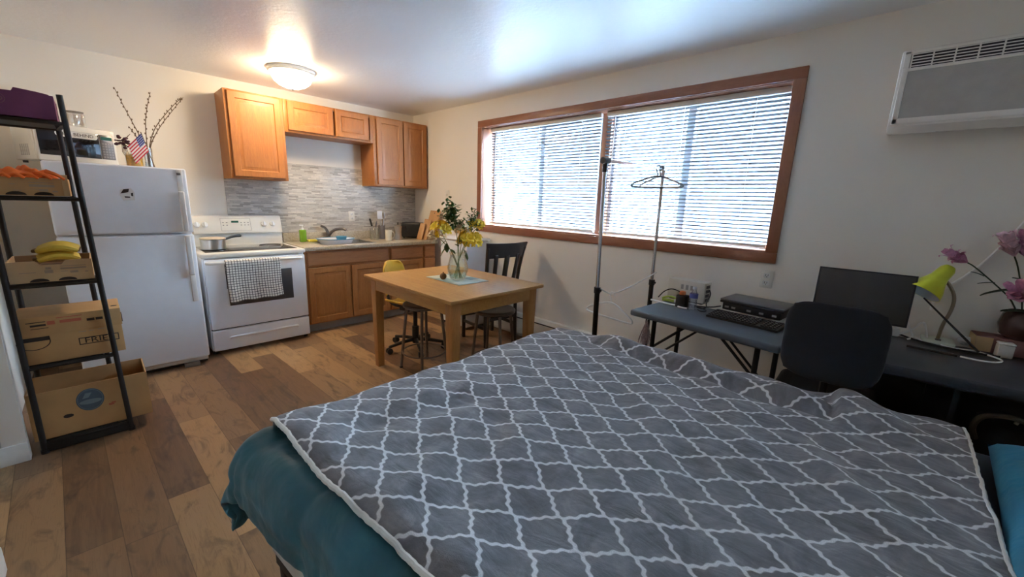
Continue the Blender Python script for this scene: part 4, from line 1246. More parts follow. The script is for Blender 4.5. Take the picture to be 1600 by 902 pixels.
# banana tray
t = tray('fruit_box', 'cardboard tray holding bananas on the middle rack shelf', -3.437, -3.139, Y0, Y1, .9345, 1.045, M['cardlt'], M['cardin'], 2, None, .022)
bars(t, 'print_mark', [(-3.258, 1.012, .095, .003), (-3.258, .997, .095, .008), (-3.225, .975, .03, .011), (-3.258, .984, .025, .003), (-3.17, .975, .012, .006), (-3.40, .985, .055, .003), (-3.315, .98, .03, .016), (-3.31, 1.0, .02, .012)], Y0, M['stain'])
def banana_hand(label, c, n, span, zz):
    t = thing('banana_bunch', label, 'bananas', c, R(4), 'banana bunches in the tray')
    for k in range(n):
        off = (k - (n - 1) / 2) * .030
        pts = [Vector((-span / 2 + span * i / 9, off + .006 * math.sin(k), .024 + .020 * math.sin(PI * i / 9) + .003 * k)) for i in range(10)]
        bn = obj('banana', MB().tube(pts, lambda f: .004 + .0155 * math.sin(PI * min(1, max(0, f * .94 + .03))) ** .45, 8, 1), M['banana'], t)
        obj('tip', MB().cyl(pts[-1], pts[-1] + Vector((.006, 0, -.003)), .0055, .003, 8), M['tip'], bn)
    obj('crown', MB().box((-span / 2 - .018, -.04, .018), (-span / 2 + .006, .04, .036), .006), M['tip'], t)
    return t
h0 = banana_hand('lower bunch of bananas in the tray on the rack', (-3.262, -1.56, 1.012), 4, .155, 0)
dup(h0, (-3.258, -1.555, 1.058), R(-3), 'upper bunch of bananas lying across the lower one')
tag(obj('crumpled_paper', MB().box((-3.345, -1.64, .941), (-3.17, -1.48, 1.011), .02, 2), M['cardin']), 'brown paper packed in the tray under the bananas', 'paper')
def garlic(label, c, r):
    t = thing('garlic_bulb', label, 'garlic', c, 0, 'garlic bulbs on the tray corner')
    obj('bulb', MB().lathe([(.3 * r, 0), (r, .5 * r), (.95 * r, 1.0 * r), (.4 * r, 1.6 * r), (.2 * r, 1.9 * r), (.0, 1.95 * r)], seg=14, cap1=False), M['garlic'], t)
    obj('stalk', MB().cyl((0, 0, 1.85 * r), (.2 * r, 0, 2.6 * r), .16 * r, .1 * r, 8), M['garlic'], t)
garlic('garlic bulb at the outer corner of the banana tray', (-3.418, -1.655, .941), .026)
garlic('garlic bulb on the pile nearest the bananas', (-3.372, -1.648, .941), .028)
garlic('garlic bulb lying at the very front of the banana tray', (-3.398, -1.61, .941), .034)
# closed carton
t = thing('carton', 'closed brown carton with black printing on the second rack shelf from the floor', 'box', (-3.26, -1.55, .4955), 0, 'fruit boxes on the rack')
X0, X1 = -3.462, -3.062
obj('body', MB().box((X0 + .004, Y0 + .004, .4955), (X1 - .004, Y1 - .004, .70), .002), M['cardboard'], t, world=True)
b = MB().box((X0, Y0, .655), (X1, Y1, .752), .002)
obj('lid', b, M['cardboard'], t, world=True)
obj('handle_hole', MB().cyl((-3.085, -1.62, .7515), (-3.085, -1.62, .7528), .014), M['ink'], t, world=True)
obj('tab', MB().box((X1 + .0005, -1.66, .66), (X1 + .004, -1.58, .70)), M['ink'], t, world=True, smooth=False)
Yb = Y0
bars(t, 'print_mark', [(-3.418, .722, .068, .004), (-3.405, .688, .062, .003), (-3.405, .702, .055, .010), (-3.20, .70, .03, .014), (-3.165, .70, .028, .014)], Yb, M['ink'])
bars(t, 'print_mark', [(-3.31, .735, .095, .004), (-3.30, .707, .08, .016), (-3.345, .704, .028, .020)], Yb, M['redink'])
bars(t, 'print_mark', [(-3.24, .640, .03, .004), (-3.20, .640, .02, .004), (-3.165, .643, .03, .004)], Y0 + .0035, M['stain'])
b = MB()
n = 20
outer = [(-3.405 + .058 * math.cos(PI + PI * i / n), Y0 + .0028, .618 + .042 * math.sin(PI + PI * i / n)) for i in range(n + 1)]
b.tube(outer + [(-3.347, Y0 + .0028, .642), (-3.463 + .01, Y0 + .0028, .642)], .0022, 5, closed=True)
b.box((-3.455, Y0 + .002, .622), (-3.347, Y0 + .004, .642))
obj('shield_emblem', b, M['ink'], t, world=True)
b = MB()
x0, x1, z0, z1 = -3.245, -3.085, .567, .607
for a, c in (((x0, z0), (x1, z0 + .004)), ((x0, z1 - .004), (x1, z1)), ((x0, z0), (x0 + .004, z1)), ((x1 - .004, z0), (x1, z1))):
    b.box((a[0], Y0 + .0022, a[1]), (c[0], Y0 + .004, c[1]))
obj('print_frame', b, M['ink'], t, world=True, smooth=False)
text('lettering', 'FRIES', .042, M['ink'], face_front(-3.165, Y0 + .0035, .587, 1.25), t, .0004)
# big open carton at the bottom
t = thing('carton', 'big open brown carton with a blue oval print on the lowest rack shelf', 'box', (-3.24, -1.55, .0665), 0, 'fruit boxes on the rack')
X0, X1, Z0, Z1 = -3.478, -2.997, .0665, .335
th = .006
b = MB().box((X0, Y0, Z0), (X1, Y1, Z0 + th)).box((X0, Y0, Z0 + th), (X1, Y0 + th, Z1)).box((X0, Y1 - th, Z0 + th), (X1, Y1, Z1)).box((X0, Y0 + th, Z0 + th), (X0 + th, Y1 - th, Z1)).box((X1 - th, Y0 + th, Z0 + th), (X1, Y1 - th, Z1))
obj('body', b, M['cardboard'], t, world=True, smooth=False)
lx, lz, lr = -3.247, .240, .054
def oval(rx, rz, y, n=36):
    return [(lx + rx * math.cos(2 * PI * i / n), y, lz + rz * math.sin(2 * PI * i / n)) for i in range(n)]
obj('oval_emblem', MB().prism(oval(.056, .066, Y0 - .0002), (0, -.0006, 0)), M['blueink'], t, world=True, smooth=False)
b = MB().tube(oval(.050, .060, Y0 - .001), .0013, 4, closed=True)
b.prism([(lx + .045 * math.cos(a) , Y0 - .0008, lz - .012 + .014 * math.sin(a)) for a in [2 * PI * i / 20 for i in range(20)]], (0, -.0005, 0))
b.prism([(lx - .03, Y0 - .0008, lz + .012), (lx - .005, Y0 - .0008, lz + .014), (lx + .01, Y0 - .0008, lz + .04), (lx - .015, Y0 - .0008, lz + .042)], (0, -.0005, 0))
obj('emblem_lines', b, M['blueinkl'], t, world=True)
obj('hand_hole', MB().prism([(-3.340 + .02 * math.cos(2 * PI * i / 20), Y0 - .0002, .172 + .011 * math.sin(2 * PI * i / 20)) for i in range(20)], (0, -.0006, 0)), M['ink'], t, world=True, smooth=False)
bars(t, 'print_mark', [(-3.178, .178, .022, .012), (-3.166, .186, .018, .010)], Y0, M['redink'])

# ------------------------------------------------------------------ clothes rack and hangers
t = thing('clothes_rack', 'chrome and black clothes rack standing between bed and window', 'clothes rack', (-.49, -3.515, 0))
PA, PB = Vector((-.770, -3.462, 0)), Vector((-.200, -3.572, 0))
for p, zt in ((PA, 1.70), (PB, 1.70)):
    lean = Vector((-.05, 0, 0)) if p is PA else Vector((0, .008, 0))
    obj('pole', MB().cyl(p + Vector((0, 0, .80)) + lean * .45, p + Vector((0, 0, zt)) + lean, .0125, seg=14), M['chrome'], t, world=True)
    obj('sleeve', MB().cyl(p + Vector((0, 0, .05)), p + Vector((0, 0, .86)) + lean * .47, .017, seg=14), M['blackm'], t, world=True)
    obj('clamp', MB().cyl(p + Vector((0, 0, .845)) + lean * .47, p + Vector((0, 0, .885)) + lean * .48, .022, seg=14).cyl(p + Vector((0, -.03, .865)) + lean * .47, p + Vector((0, 0, .865)) + lean * .47, .008, seg=8), M['black'], t, world=True)
    d = Vector((.19, .98, 0)) if p is PA else Vector((.19, .98, 0))
    obj('foot_bar', MB().tube([p - d * .20 + Vector((0, 0, .045)), p + d * .20 + Vector((0, 0, .045))], .0125, 10), M['blackm'], t, world=True)
    b = MB()
    for s in (-.19, .19):
        q = p + d * s
        b.cyl((q.x - .01, q.y, .024), (q.x + .01, q.y, .024), .024, seg=16)
    obj('caster', b, M['black'], t, world=True)
la = PA + Vector((-.05, 0, 1.70)); lb = PB + Vector((0, .008, 1.70))
dr = (lb - la).normalized()
obj('rail', MB().cyl(la - dr * .0, lb + dr * .0, .0115, seg=14), M['chrome'], t, world=True)
obj('end_cap', MB().cyl(la - dr * .025, la + dr * .03, .021, seg=16).cyl(la - Vector((0, 0, .07)), la + Vector((0, 0, .005)), .0155, seg=14), M['black'], t, world=True)
obj('end_cap', MB().cyl(lb - dr * .02, lb + dr * .022, .021, seg=16).cyl(lb - Vector((0, 0, .05)), lb + Vector((0, 0, .005)), .0155, seg=14), M['chrome'], t, world=True)
def hanger(label, hook, a, w, drop, r, mat, group=None, tilt=0, cat='hanger'):
    t = thing('clothes_hanger', label, cat, hook, a, group)
    pts = []
    for i in range(9):
        q = R(200) - R(230) * i / 8
        pts.append((0, .017 * math.cos(q), -.014 + .017 * math.sin(q)))
    pts += [(0, .004, -.05), (0, 0, -.075)]
    tm = Matrix.Rotation(tilt, 4, 'X')
    obj('hook', MB().tube(pts, r * .75, 6, 1).xf(tm), mat, t)
    sh = [(0, 0, -.07), (0, w * .14, -.082), (0, w * .30, -.085 - drop * .35), (0, w * .46, -.08 - drop * .8), (0, w * .5, -.085 - drop), (0, w * .46, -.095 - drop), (0, 0, -.097 - drop), (0, -w * .46, -.095 - drop), (0, -w * .5, -.085 - drop), (0, -w * .46, -.08 - drop * .8), (0, -w * .30, -.085 - drop * .35), (0, -w * .14, -.082)]
    obj('body', MB().tube(sh, r, 8, 2, closed=True).xf(tm), mat, t)
    return t
g = 'dark hangers on the clothes rack rail'
hk = la.lerp(lb, .90)
hanger('dark plastic hanger on the rack rail, the one nearer the pole top', (hk.x, hk.y, 1.7142), R(24), .36, .055, .0065, M['gunmetal'], g)
hk = la.lerp(lb, .955)
hanger('dark plastic hanger on the rack rail, pointing more toward the desk', (hk.x, hk.y, 1.7142), R(-14), .36, .055, .0065, M['gunmetal'], g)
S1, SM, S2 = Vector((-.80, -3.478, .888)), Vector((-.672, -3.513, .825)), Vector((-.195, -3.592, .945))
tag(obj('string', MB().tube([S1 + Vector((.03, .02, .004)), S1, S1.lerp(SM, .5) - Vector((0, 0, .01)), SM, SM.lerp(S2, .5) - Vector((0, 0, .012)), S2], .0046, 6, 1), M['cordw']), 'white string tied between the two clothes rack poles', 'string')
hanger('white plastic hanger hanging from the string on the clothes rack', (SM.x, SM.y, SM.z + .014), R(8), .35, .085, .0066, M['cordw'], None, R(6))
t = thing('straw_tuft', 'dusty pink straw tuft hanging low on the clothes rack pole', 'duster', (-.245, -3.585, .36))
random.seed(9)
b = MB()
for i in range(70):
    a = random.uniform(0, 2 * PI); sp = random.uniform(.01, .062); h = random.uniform(.0, .12)
    b.tube([(0, 0, .22), (sp * .5 * math.cos(a), sp * .5 * math.sin(a), .15 - h * .2), (sp * math.cos(a) - .02, sp * math.sin(a) - .01, .0 + h)], .0018, 4, 1)
obj('straw', b, M['tuft'], t)
obj('loop', MB().tube([(0, 0, .21), (.01, -.01, .27), (.025, .0, .30), (.02, .01, .26)], .0025, 6, 1), M['cordw'], t)
# ------------------------------------------------------------------ desks
DZ = .79
def desk(name, label, o, ang, L, D, mat, legs, thick=.04, group='desks along the window wall'):
    t = thing(name, label, 'desk', (o[0], o[1], 0), ang, group)
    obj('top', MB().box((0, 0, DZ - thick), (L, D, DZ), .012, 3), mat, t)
    for x in legs:
        for y in (.08, D - .08):
            obj('leg', MB().cyl((x, y, DZ - thick), (x + (.0), y, 0), .0135, seg=12), M['blackm'], t)
        obj('cross_bar', MB().cyl((x, .08, .30), (x, D - .08, .30), .010).cyl((x, .08, DZ - thick - .02), (x, D - .08, DZ - thick - .02), .012), M['blackm'], t)
        s = 1 if x < L / 2 else -1
        obj('brace', MB().cyl((x, D * .5, .50), (x + s * .26, D * .5, DZ - thick - .005), .007).cyl((x, .09, .56), (x + s * .20, .09, DZ - thick - .005), .008), M['blackm'], t)
    return t
A1 = math.atan2(-.9955, -.095)
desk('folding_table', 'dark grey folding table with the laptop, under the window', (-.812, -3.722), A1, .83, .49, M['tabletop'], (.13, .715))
A2 = math.atan2(-.994, .105)
d2 = desk('work_desk', 'black work desk with the yellow lamp, against the window wall', (-.800, -4.705), A2, 1.55, .62, M['desk'], (.95, 1.45), .05)
obj('shade_back_panel', MB().box((.06, .592, .05), (1.5, .605, DZ - .05)), M['desk'], d2)  # black back and side panels added to darken the space under the desk
obj('shade_side_panel', MB().box((.46, .12, .02), (.478, .592, DZ - .05)), M['desk'], d2)
Z = DZ + .0008
# box-shaped power unit
t = thing('power_unit', 'beige boxy power unit with slots at the window end of the folding table', 'power unit', (-.275, -3.875, Z), A1)
obj('case', MB().box((-.135, -.04, .008), (.125, .06, .148), .006, 2), M['beige'], t)
b = MB()
for x in (-.03, .004, .036):
    b.box((x - .009, -.0412, .085), (x + .009, -.0395, .118))
obj('slots', b, M['kick'], t, smooth=False)
b = MB()
for k in range(4):
    b.box((.1245, -.02, .02 + k * .03), (.127, .03, .04 + k * .03))
obj('sockets', b, M['dgrey'], t, smooth=False)
obj('foot', MB().box((-.12, -.03, 0), (.11, .05, .009)), M['dgrey'], t)
t = thing('water_bottle', 'small clear water bottle with a blue label on the folding table', 'bottle', (-.485, -3.985, Z))
obj('body', MB().lathe([(.022, 0), (.025, .006), (.025, .05), (.0235, .055), (.025, .06), (.025, .098), (.012, .122), (.011, .13)], seg=20), thin_glass('bottle_plastic', (.86, .90, .95), .16), t)
obj('label', MB().lathe([(.0256, .074), (.0256, .103)], seg=20, cap0=False, cap1=False), M['label'], t)
obj('cap', MB().cyl((0, 0, .13), (0, 0, .146), .0125, seg=16), M['dishw'], t)
t = thing('charger_box', 'black charger box beside the water bottle', 'charger', (-.49, -3.918, Z), A1)
obj('case', MB().box((-.032, -.03, 0), (.032, .03, .082), .006), M['black'], t)
tag(obj('orange_cap', MB().lathe([(.018, 0), (.02, .006), (.018, .022), (.0, .026)], c=(-.487, -3.914, Z + .0825), seg=16, cap1=False), M['orangep']), 'small orange plastic cap on top of the black charger box', 'cap')
t = thing('lime_clip', 'lime green clip among the cables on the folding table', 'clip', (-.40, -3.80, Z), A1 + .3)
obj('jaw', MB().box((-.05, -.012, 0), (.05, .012, .018), .005).tube([(-.05, 0, .018), (-.02, 0, .035), (.02, 0, .036), (.05, 0, .02)], .007, 8, 1), M['lime'], t)
obj('pad', MB().box((.03, -.015, .001), (.062, .015, .024), .004), M['whiteplastic'], t)
def cable(label, pts, r, mat, group=None, name='cable', sm=2):
    return tag(obj(name, MB().tube(pts, r, 7, sm), mat), label, 'cable', group)
z = Z + .006
cable('flat white cable along the window end of the folding table', [(-.475, -3.70, z), (-.49, -3.78, z), (-.505, -3.84, z), (-.495, -3.89, z), (-.535, -3.92, z), (-.525, -3.965, z)], .006, M['cordw'])
cable('black cable arching over the table beside the power unit', [(-.36, -3.70, z), (-.34, -3.73, z + .05), (-.33, -3.78, z + .075), (-.335, -3.845, z + .06)], .004, M['cordk'])
cable('black cable curling from the power unit to the laptop', [(-.26, -4.005, z + .09), (-.30, -4.03, z + .07), (-.35, -4.02, z + .02), (-.41, -4.05, z), (-.45, -4.02, z), (-.42, -3.96, z), (-.37, -4.06, z), (-.27, -4.09, z)], .004, M['cordk'])
cable('black cable looping low in front of the power unit', [(-.40, -3.97, z), (-.45, -4.05, z), (-.50, -4.08, z), (-.53, -4.05, z), (-.49, -4.02, z)], .0035, M['cordk'])
# laptop on a riser and keyboard
t = thing('docking_station', 'black docking station under the closed laptop', 'dock', (-.232, -4.292, Z), A1)
obj('case', MB().box((-.165, -.115, .004), (.165, .105, .048), .004), M['black'], t)
for x in (-.15, -.11, -.02, .05, .12):
    obj('port', MB().box((x, -.1162, .018), (x + .024, -.1145, .030)), M['kick'], t, smooth=False)
obj('foot', MB().box((-.15, -.10, 0), (.15, .09, .005)), M['dgrey'], t)
t = thing('laptop', 'closed silver-grey laptop on the riser on the folding table', 'laptop', (-.235, -4.292, Z + .0485), A1)
obj('base', MB().box((-.18, -.125, 0), (.18, .122, .017), .005, 2), M['black'], t)
obj('lid', MB().box((-.18, -.125, .0175), (.18, .122, .027), .005, 3), M['laptop'], t)
b = MB()
for k in range(3):
    b.box((-.1805, -.06 + k * .05, .004), (-.178, -.03 + k * .05, .012))
obj('ports', b, M['kick'], t, smooth=False)
t = thing('keyboard', 'black full-size keyboard in front of the laptop', 'keyboard', (-.545, -4.305, Z), A1)
obj('case', MB().prism([(-.19, -.075, 0), (-.19, .075, 0), (-.19, .075, .024), (-.19, -.075, .012)], (.38, 0, 0), .003), M['black'], t)
for cols in (range(0, 13), range(14, 18)):
    b = MB(); c = MB()
    for i in cols:
        for j in range(5):
            x = -.183 + i * .0203; y = -.064 + j * .0265
            zz = .0125 + (y + .075) / .15 * .012
            b.box((x, y, zz), (x + .017, y + .021, zz + .007), .002, 1)
            c.box((x + .005, y + .008, zz + .0068), (x + .011, y + .015, zz + .0074))
    kb = obj('key', b, M['keycap'], t)
    obj('key_print', c, M['kick'], kb, smooth=False)
# monitor
t = thing('monitor', 'dark flat monitor standing behind the office chair', 'monitor', (-.275, -4.765, Z), R(-88.5))
obj('screen', MB().box((-.19, -.012, .075), (.205, .012, .335), .004).xf(Matrix.Rotation(R(-6), 4, 'X')), M['monitor'], t)
obj('bezel', MB().box((-.193, -.0135, .071), (-.184, .013, .339), .002).box((.199, -.0135, .071), (.208, .013, .339), .002).box((-.19, -.0135, .331), (.205, .013, .339), .002).box((-.19, -.0135, .071), (.205, .013, .082), .002).xf(Matrix.Rotation(R(-6), 4, 'X')), M['black'], t)
obj('stand', MB().cyl((0, .03, .0), (0, .03, .15), .014).box((-.1, -.045, 0), (.1, .085, .008), .003), M['black'], t)
# lamp
t = thing('desk_lamp', 'lime yellow gooseneck desk lamp beside the monitor', 'desk lamp', (-.150, -5.098, Z))
obj('base', MB().box((-.062, -.062, 0), (.062, .062, .022), .010, 3), M['pale'], t)
obj('switch', MB().box((-.05, -.01, .022), (-.03, .012, .028), .002), M['dgrey'], t)
obj('gooseneck', MB().tube([(.0, 0, .022), (.0, -.004, .10), (.0, -.022, .18), (.004, -.02, .25), (.0, .010, .305), (-.005, .030, .328)], .0075, 10, 2), M['gooseneck'], t)
ax0 = Vector((-.004, .026, .385)); ax1 = Vector((-.062, .098, .255))
q = (ax1 - ax0).to_track_quat('Z', 'Y').to_matrix().to_4x4()
m = Matrix.Translation(ax0) @ q
L = (ax1 - ax0).length
obj('shade', MB().lathe([(.0, -.012), (.022, -.008), (.032, .01), (.036, L * .36), (.045, L * .52), (.066, L * .80), (.074, L), (.0725, L), (.064, L * .8), (.043, L * .53), (.033, L * .36)], seg=30, cap0=False, cap1=False).xf(m), M['lampy'], t)
obj('reflector', MB().lathe([(.072, L * .995), (.0635, L * .81), (.042, L * .55), (.0, L * .5)], seg=30, cap0=False, cap1=False).xf(m), M['lampin'], t)
obj('bulb', MB().sphere((0, 0, L * .72), .022, 1, 1, 1.2, 14).xf(m), M['candle'], t)
tag(obj('black_stick', MB().cyl((-.225, -5.235, Z + .006), (-.150, -5.012, 1.012), .0055, .004, 10), M['black']), 'thin black stick leaning behind the yellow lamp', 'stick')
z = Z + .006
cable('white cable running up the wall from the lamp', [(-.10, -5.05, .95), (-.02, -5.06, 1.03), (-.012, -5.09, 1.065), (-.012, -5.173, 1.168), (-.012, -5.244, 1.311), (-.012, -5.30, 1.46), (-.012, -5.36, 1.60)], .006, M['cordw'], None)
cable('white cable looped between the monitor and the lamp', [(-.15, -4.95, z), (-.17, -5.0, z + .04), (-.16, -5.03, z + .10), (-.14, -5.05, z + .06), (-.19, -5.06, z), (-.21, -5.045, z), (-.20, -5.02, z + .012), (-.17, -5.01, z)], .005, M['cordw'])
cable('white cable hanging in a slack arc behind the monitor', [(-.10, -4.94, z + .16), (-.11, -4.965, z + .09), (-.13, -4.995, z + .03), (-.16, -5.01, z), (-.22, -4.99, z)], .005, M['cordw'])
cable('black cable lying along the back of the desk under the lamp', [(-.10, -4.93, z), (-.19, -4.99, z), (-.24, -5.06, z), (-.26, -5.18, z), (-.24, -5.30, z)], .005, M['cordk'])
tag(obj('plug_adapter', MB().box((-.19, -4.955, Z), (-.155, -4.92, Z + .042), .006).cyl((-.172, -4.94, Z + .042), (-.172, -4.94, Z + .048), .008), M['whiteplastic']), 'small white plug adapter under the monitor corner', 'adapter')
t = thing('black_pen', 'long black pen lying on the front of the desk', 'pen', (-.385, -5.07, Z), R(-92))
obj('barrel', MB().tube([(-.085, 0, .006), (.085, .0, .006)], .0055, 10), M['black'], t)
obj('clip', MB().box((.03, -.0015, .011), (.08, .0015, .0135)), M['dgrey'], t)
cable('white charging cable looping around the pen on the desk', [(-.385, -5.165, z), (-.40, -5.21, z), (-.385, -5.262, z), (-.335, -5.298, z), (-.285, -5.298, z), (-.25, -5.262, z), (-.20, -5.222, z)], .004, M['cordw'])
cable('thin white cable from the lamp base toward the rose pot', [(-.215, -5.11, z), (-.245, -5.14, z), (-.235, -5.18, z), (-.205, -5.225, z)], .004, M['cordw'])
t = thing('rose_box', 'dusky rose and cream cardboard box under the flower pot', 'box', (-.105, -5.355, Z), A2)
obj('body', MB().box((-.14, -.055, 0), (.14, .06, .078), .004), M['maroon'], t)
obj('end_panel', MB().box((-.1412, -.053, .004), (-.139, .058, .074)).box((-.139, -.0562, .004), (-.085, -.0545, .074)), M['cardlt'], t, smooth=False)
t = thing('candle_jar', 'white square candle jar in front of the rose box', 'candle', (-.205, -5.312, Z), A2)
obj('jar', MB().box((-.026, -.024, 0), (.026, .024, .062), .006, 2), M['candle'], t)
obj('lid', MB().box((-.027, -.025, .0625), (.027, .025, .071), .004, 2), M['whiteplastic'], t)
b = MB()
random.seed(21)
def crump(u, v):
    a = 2 * PI * u; p = PI * (v - .5)
    r = .034 * (1 + .28 * noise.noise((math.cos(a) * 2.2, math.sin(a) * 2.2, v * 5)))
    return (-.085 + r * math.cos(p) * math.cos(a), -5.205 + r * math.cos(p) * math.sin(a), Z + .022 + .62 * r * math.sin(p))
b.grid(22, 12, crump)
bmesh.ops.remove_doubles(b.bm, verts=b.bm.verts, dist=.0004)
tag(obj('crumpled_tissue', b, M['paper'], ang=20), 'crumpled white tissue beside the lamp base', 'tissue')
t = thing('flower_pot', 'dark red glass pot of pink roses at the end of the desk', 'pot', (-.10, -5.362, Z + .0785))
obj('soil', MB().cyl((0, 0, .095), (0, 0, .105), .066, seg=24), M['fabricblack'], t)
obj('body', MB().lathe([(.05, 0), (.072, .02), (.082, .065), (.074, .115), (.060, .135), (.056, .135), (.069, .112), (.076, .065), (.066, .022), (.0, .012)], seg=30, cap1=False), M['bronzepot'], t)
def rose(label, path, head, r, leaves, mat):
    t = thing('pink_rose', label, 'rose', (-.10, -5.362, Z + .092), 0, 'pink roses in the dark red pot')
    obj('stem', MB().tube(path, .003, 6, 2), M['leafd'], t)
    b = MB()
    d = (Vector(path[-1]) - Vector(path[-2])).normalized()
    floret(b, Vector(head), d, r, 5, 1.3, .1, .55); floret(b, Vector(head), d, r * .95, 5, 1.9, .0, .5); floret(b, Vector(head) + d * r * .1, d, r * 1.05, 4, 2.6, .0, .42)
    obj('blossom', b, mat, t, ang=180)
    l = MB()
    for p, dd, LL, W in leaves:
        leaf(l, p, dd, LL, W)
    obj('leaf', l, M['leafd'], t, ang=180)
rose('single pink rose leaning far out toward the yellow lamp', [(0, .0, 0), (-.03, .05, .16), (-.05, .13, .24), (-.065, .21, .315), (-.07, .235, .33)], (-.07, .235, .33), .036, [((-.05, .13, .245), (0, 1, -.1), .055, .012), ((-.055, .17, .27), (.3, .7, .35), .05, .012), ((-.045, .10, .21), (-.2, 1, -.35), .075, .018)], M['petal'])
rose('pale pink rosebud above the dark leaves, nearest the wall cable', [(0, 0, 0), (-.02, .03, .18), (-.04, .075, .33), (-.045, .095, .375)], (-.045, .095, .375), .042, [((-.03, .05, .22), (-.3, 1, -.15), .10, .024), ((-.03, .04, .26), (-.5, .5, .3), .07, .02)], M['petal2'])
rose('fullest pink rose at the top of the bouquet', [(0, 0, 0), (-.015, .01, .2), (-.03, .035, .33), (-.03, .045, .365)], (-.03, .045, .365), .05, [((-.02, .015, .22), (-.8, .3, .1), .08, .022), ((-.02, .02, .25), (-.2, -.8, .2), .08, .022)], M['petal'])
rose('lowest pink rose hanging beside the pot neck', [(0, 0, 0), (-.02, .0, .10), (-.05, .02, .16), (-.065, .03, .175)], (-.065, .03, .175), .042, [((-.03, .0, .12), (-.4, .9, .1), .10, .026), ((-.03, .0, .14), (-.5, -.5, .3), .08, .024)], M['petal'])
rose('pink rose leaning back over the edge of the bouquet', [(0, 0, 0), (.0, -.01, .2), (-.01, -.03, .29), (-.012, -.04, .33)], (-.012, -.04, .33), .045, [((-.01, -.01, .2), (-.6, -.6, .1), .08, .024)], M['petal2'])
# bag under the desk
t = thing('cloth_bag', 'dark cloth bag with a brown strap under the desk', 'bag', (-.44, -5.372, 0), R(3))
def bagf(u, v):
    a = 2 * PI * u; k = .55 + .45 * math.sin(PI * min(1, .12 + v * .86))
    return (.17 * k * math.cos(a) * (1 + .05 * math.sin(5 * a)), .21 * k * math.sin(a), .002 + .56 * v)
b = MB().grid(36, 16, bagf)
bmesh.ops.remove_doubles(b.bm, verts=b.bm.verts, dist=.0004)
b.bm.faces.new([b.bm.verts.new(bagf(i / 36, 1)) for i in range(36)]); b.bm.faces.new([b.bm.verts.new(bagf(i / 36, 0)) for i in range(36)][::-1])
obj('body', b, M['fabricblack'], t, ang=60)
obj('strap', MB().tube([(-.13, .13, .50), (-.16, .155, .56), (-.15, .13, .62), (-.14, .04, .635), (-.13, -.03, .60), (-.11, -.06, .54)], .011, 8, 2), M['bagtrim'], t)
cable('white plug and cable dangling under the desk', [(-.56, -5.345, .60), (-.56, -5.352, .622), (-.60, -5.42, .625), (-.68, -5.55, .60), (-.70, -5.62, .25), (-.70, -5.70, .008)], .007, M['cordw'], None, 'power_cable')

# ------------------------------------------------------------------ air conditioner
t = thing('air_conditioner', 'ivory wall air conditioner mounted high beside the window', 'air conditioner', (0, -5.08, 2.04))
y0, y1 = -5.46, -4.722
b = MB().prism([(-.001, y1, 1.855), (-.125, y1, 1.842), (-.152, y1, 1.875), (-.150, y1, 2.215), (-.135, y1, 2.238), (-.001, y1, 2.262)], (0, y0 - y1, 0), .006)
obj('case', b, M['acw'], t, world=True)
b = MB()
b.box((-.158, y0 + .012, 2.135), (-.149, y1 - .012, 2.15), .002); b.box((-.158, y0 + .012, 2.215), (-.149, y1 - .012, 2.228), .002); b.box((-.158, y1 - .034, 2.14), (-.149, y1 - .012, 2.228), .002)
b.box((-.160, y0 + .012, 1.885), (-.149, y1 - .012, 1.912), .003); b.box((-.160, y1 - .034, 1.885), (-.149, y1 - .012, 2.15), .003)
obj('front_frame', b, M['acw'], t, world=True)
obj('grille_back', MB().box((-.1535, y0 + .014, 2.149), (-.1515, y1 - .034, 2.216)), M['black'], t, world=True, smooth=False)
b = MB()
for k in range(5):
    zz = 2.155 + k * .0135
    b.box((-.1565, y0 + .014, zz), (-.1537, y1 - .036, zz + .0045))
for k in range(8):
    yy = y1 - .036 - k * .075
    b.box((-.157, yy - .006, 2.15), (-.1537, yy, 2.215))
obj('louvre', b, M['acw'], t, world=True, smooth=False)
b = MB().box((-.1545, y0 + .014, 1.911), (-.1515, y1 - .033, 2.136))
for k in range(22):
    b.box((-.1552, y0 + .014, 1.915 + k * .01), (-.1543, y1 - .034, 1.920 + k * .01))
obj('filter_panel', b, M['acg'], t, world=True, smooth=False)

# ------------------------------------------------------------------ bed
O = Vector((-2.735, -3.445, 0))
ex = Vector((math.cos(R(1.2)), math.sin(R(1.2)), 0)); ed = Vector((math.sin(R(5.5)), -math.cos(R(5.5)), 0))
def BW(s, t, z):
    return O + ex * s + ed * t + Vector((0, 0, z))
BWD, BL, BZ = 1.64, 2.18, .578
def bedbox(mb, s0, s1, t0, t1, z0, z1, bev=0, seg=3):
    mb.box((s0, t0, z0), (s1, t1, z1), bev, seg)
def to_bed(mb):
    for v in mb.bm.verts:
        v.co = BW(*v.co)
    return mb
bed = thing('bed', 'big bed with a white mattress on a black frame', 'bed', tuple(BW(.82, 1.1, 0)))
b = MB(); bedbox(b, -.070, BWD - .01, .012, BL, .125, .175, .006)
obj('frame', to_bed(b), M['blackm'], bed, world=True)
for s in (-.066, BWD - .07):
    for q in (.03, BL * .5, BL - .07):
        b = MB(); bedbox(b, s, s + .04, q, q + .04, 0, .126, .003)
        obj('leg', to_bed(b), M['blackm'], bed, world=True)
b = MB(); bedbox(b, -.085, BWD, 0, BL + .01, .178, .37, .04, 4)
obj('box_spring', to_bed(b), M['mattress'], bed, world=True)
b = MB(); bedbox(b, -.070, BWD, 0, BL + .01, .372, BZ, .05, 4)
obj('mattress', to_bed(b), M['mattress'], bed, world=True)
b = MB(); bedbox(b, -.078, BWD + .008, 1.68, BL + .018, .45, BZ + .007, .05, 4)
bmesh.ops.delete(b.bm, geom=[f for f in b.bm.faces if f.calc_center_median().z < .52 or f.calc_center_median().y < 1.71], context='FACES')
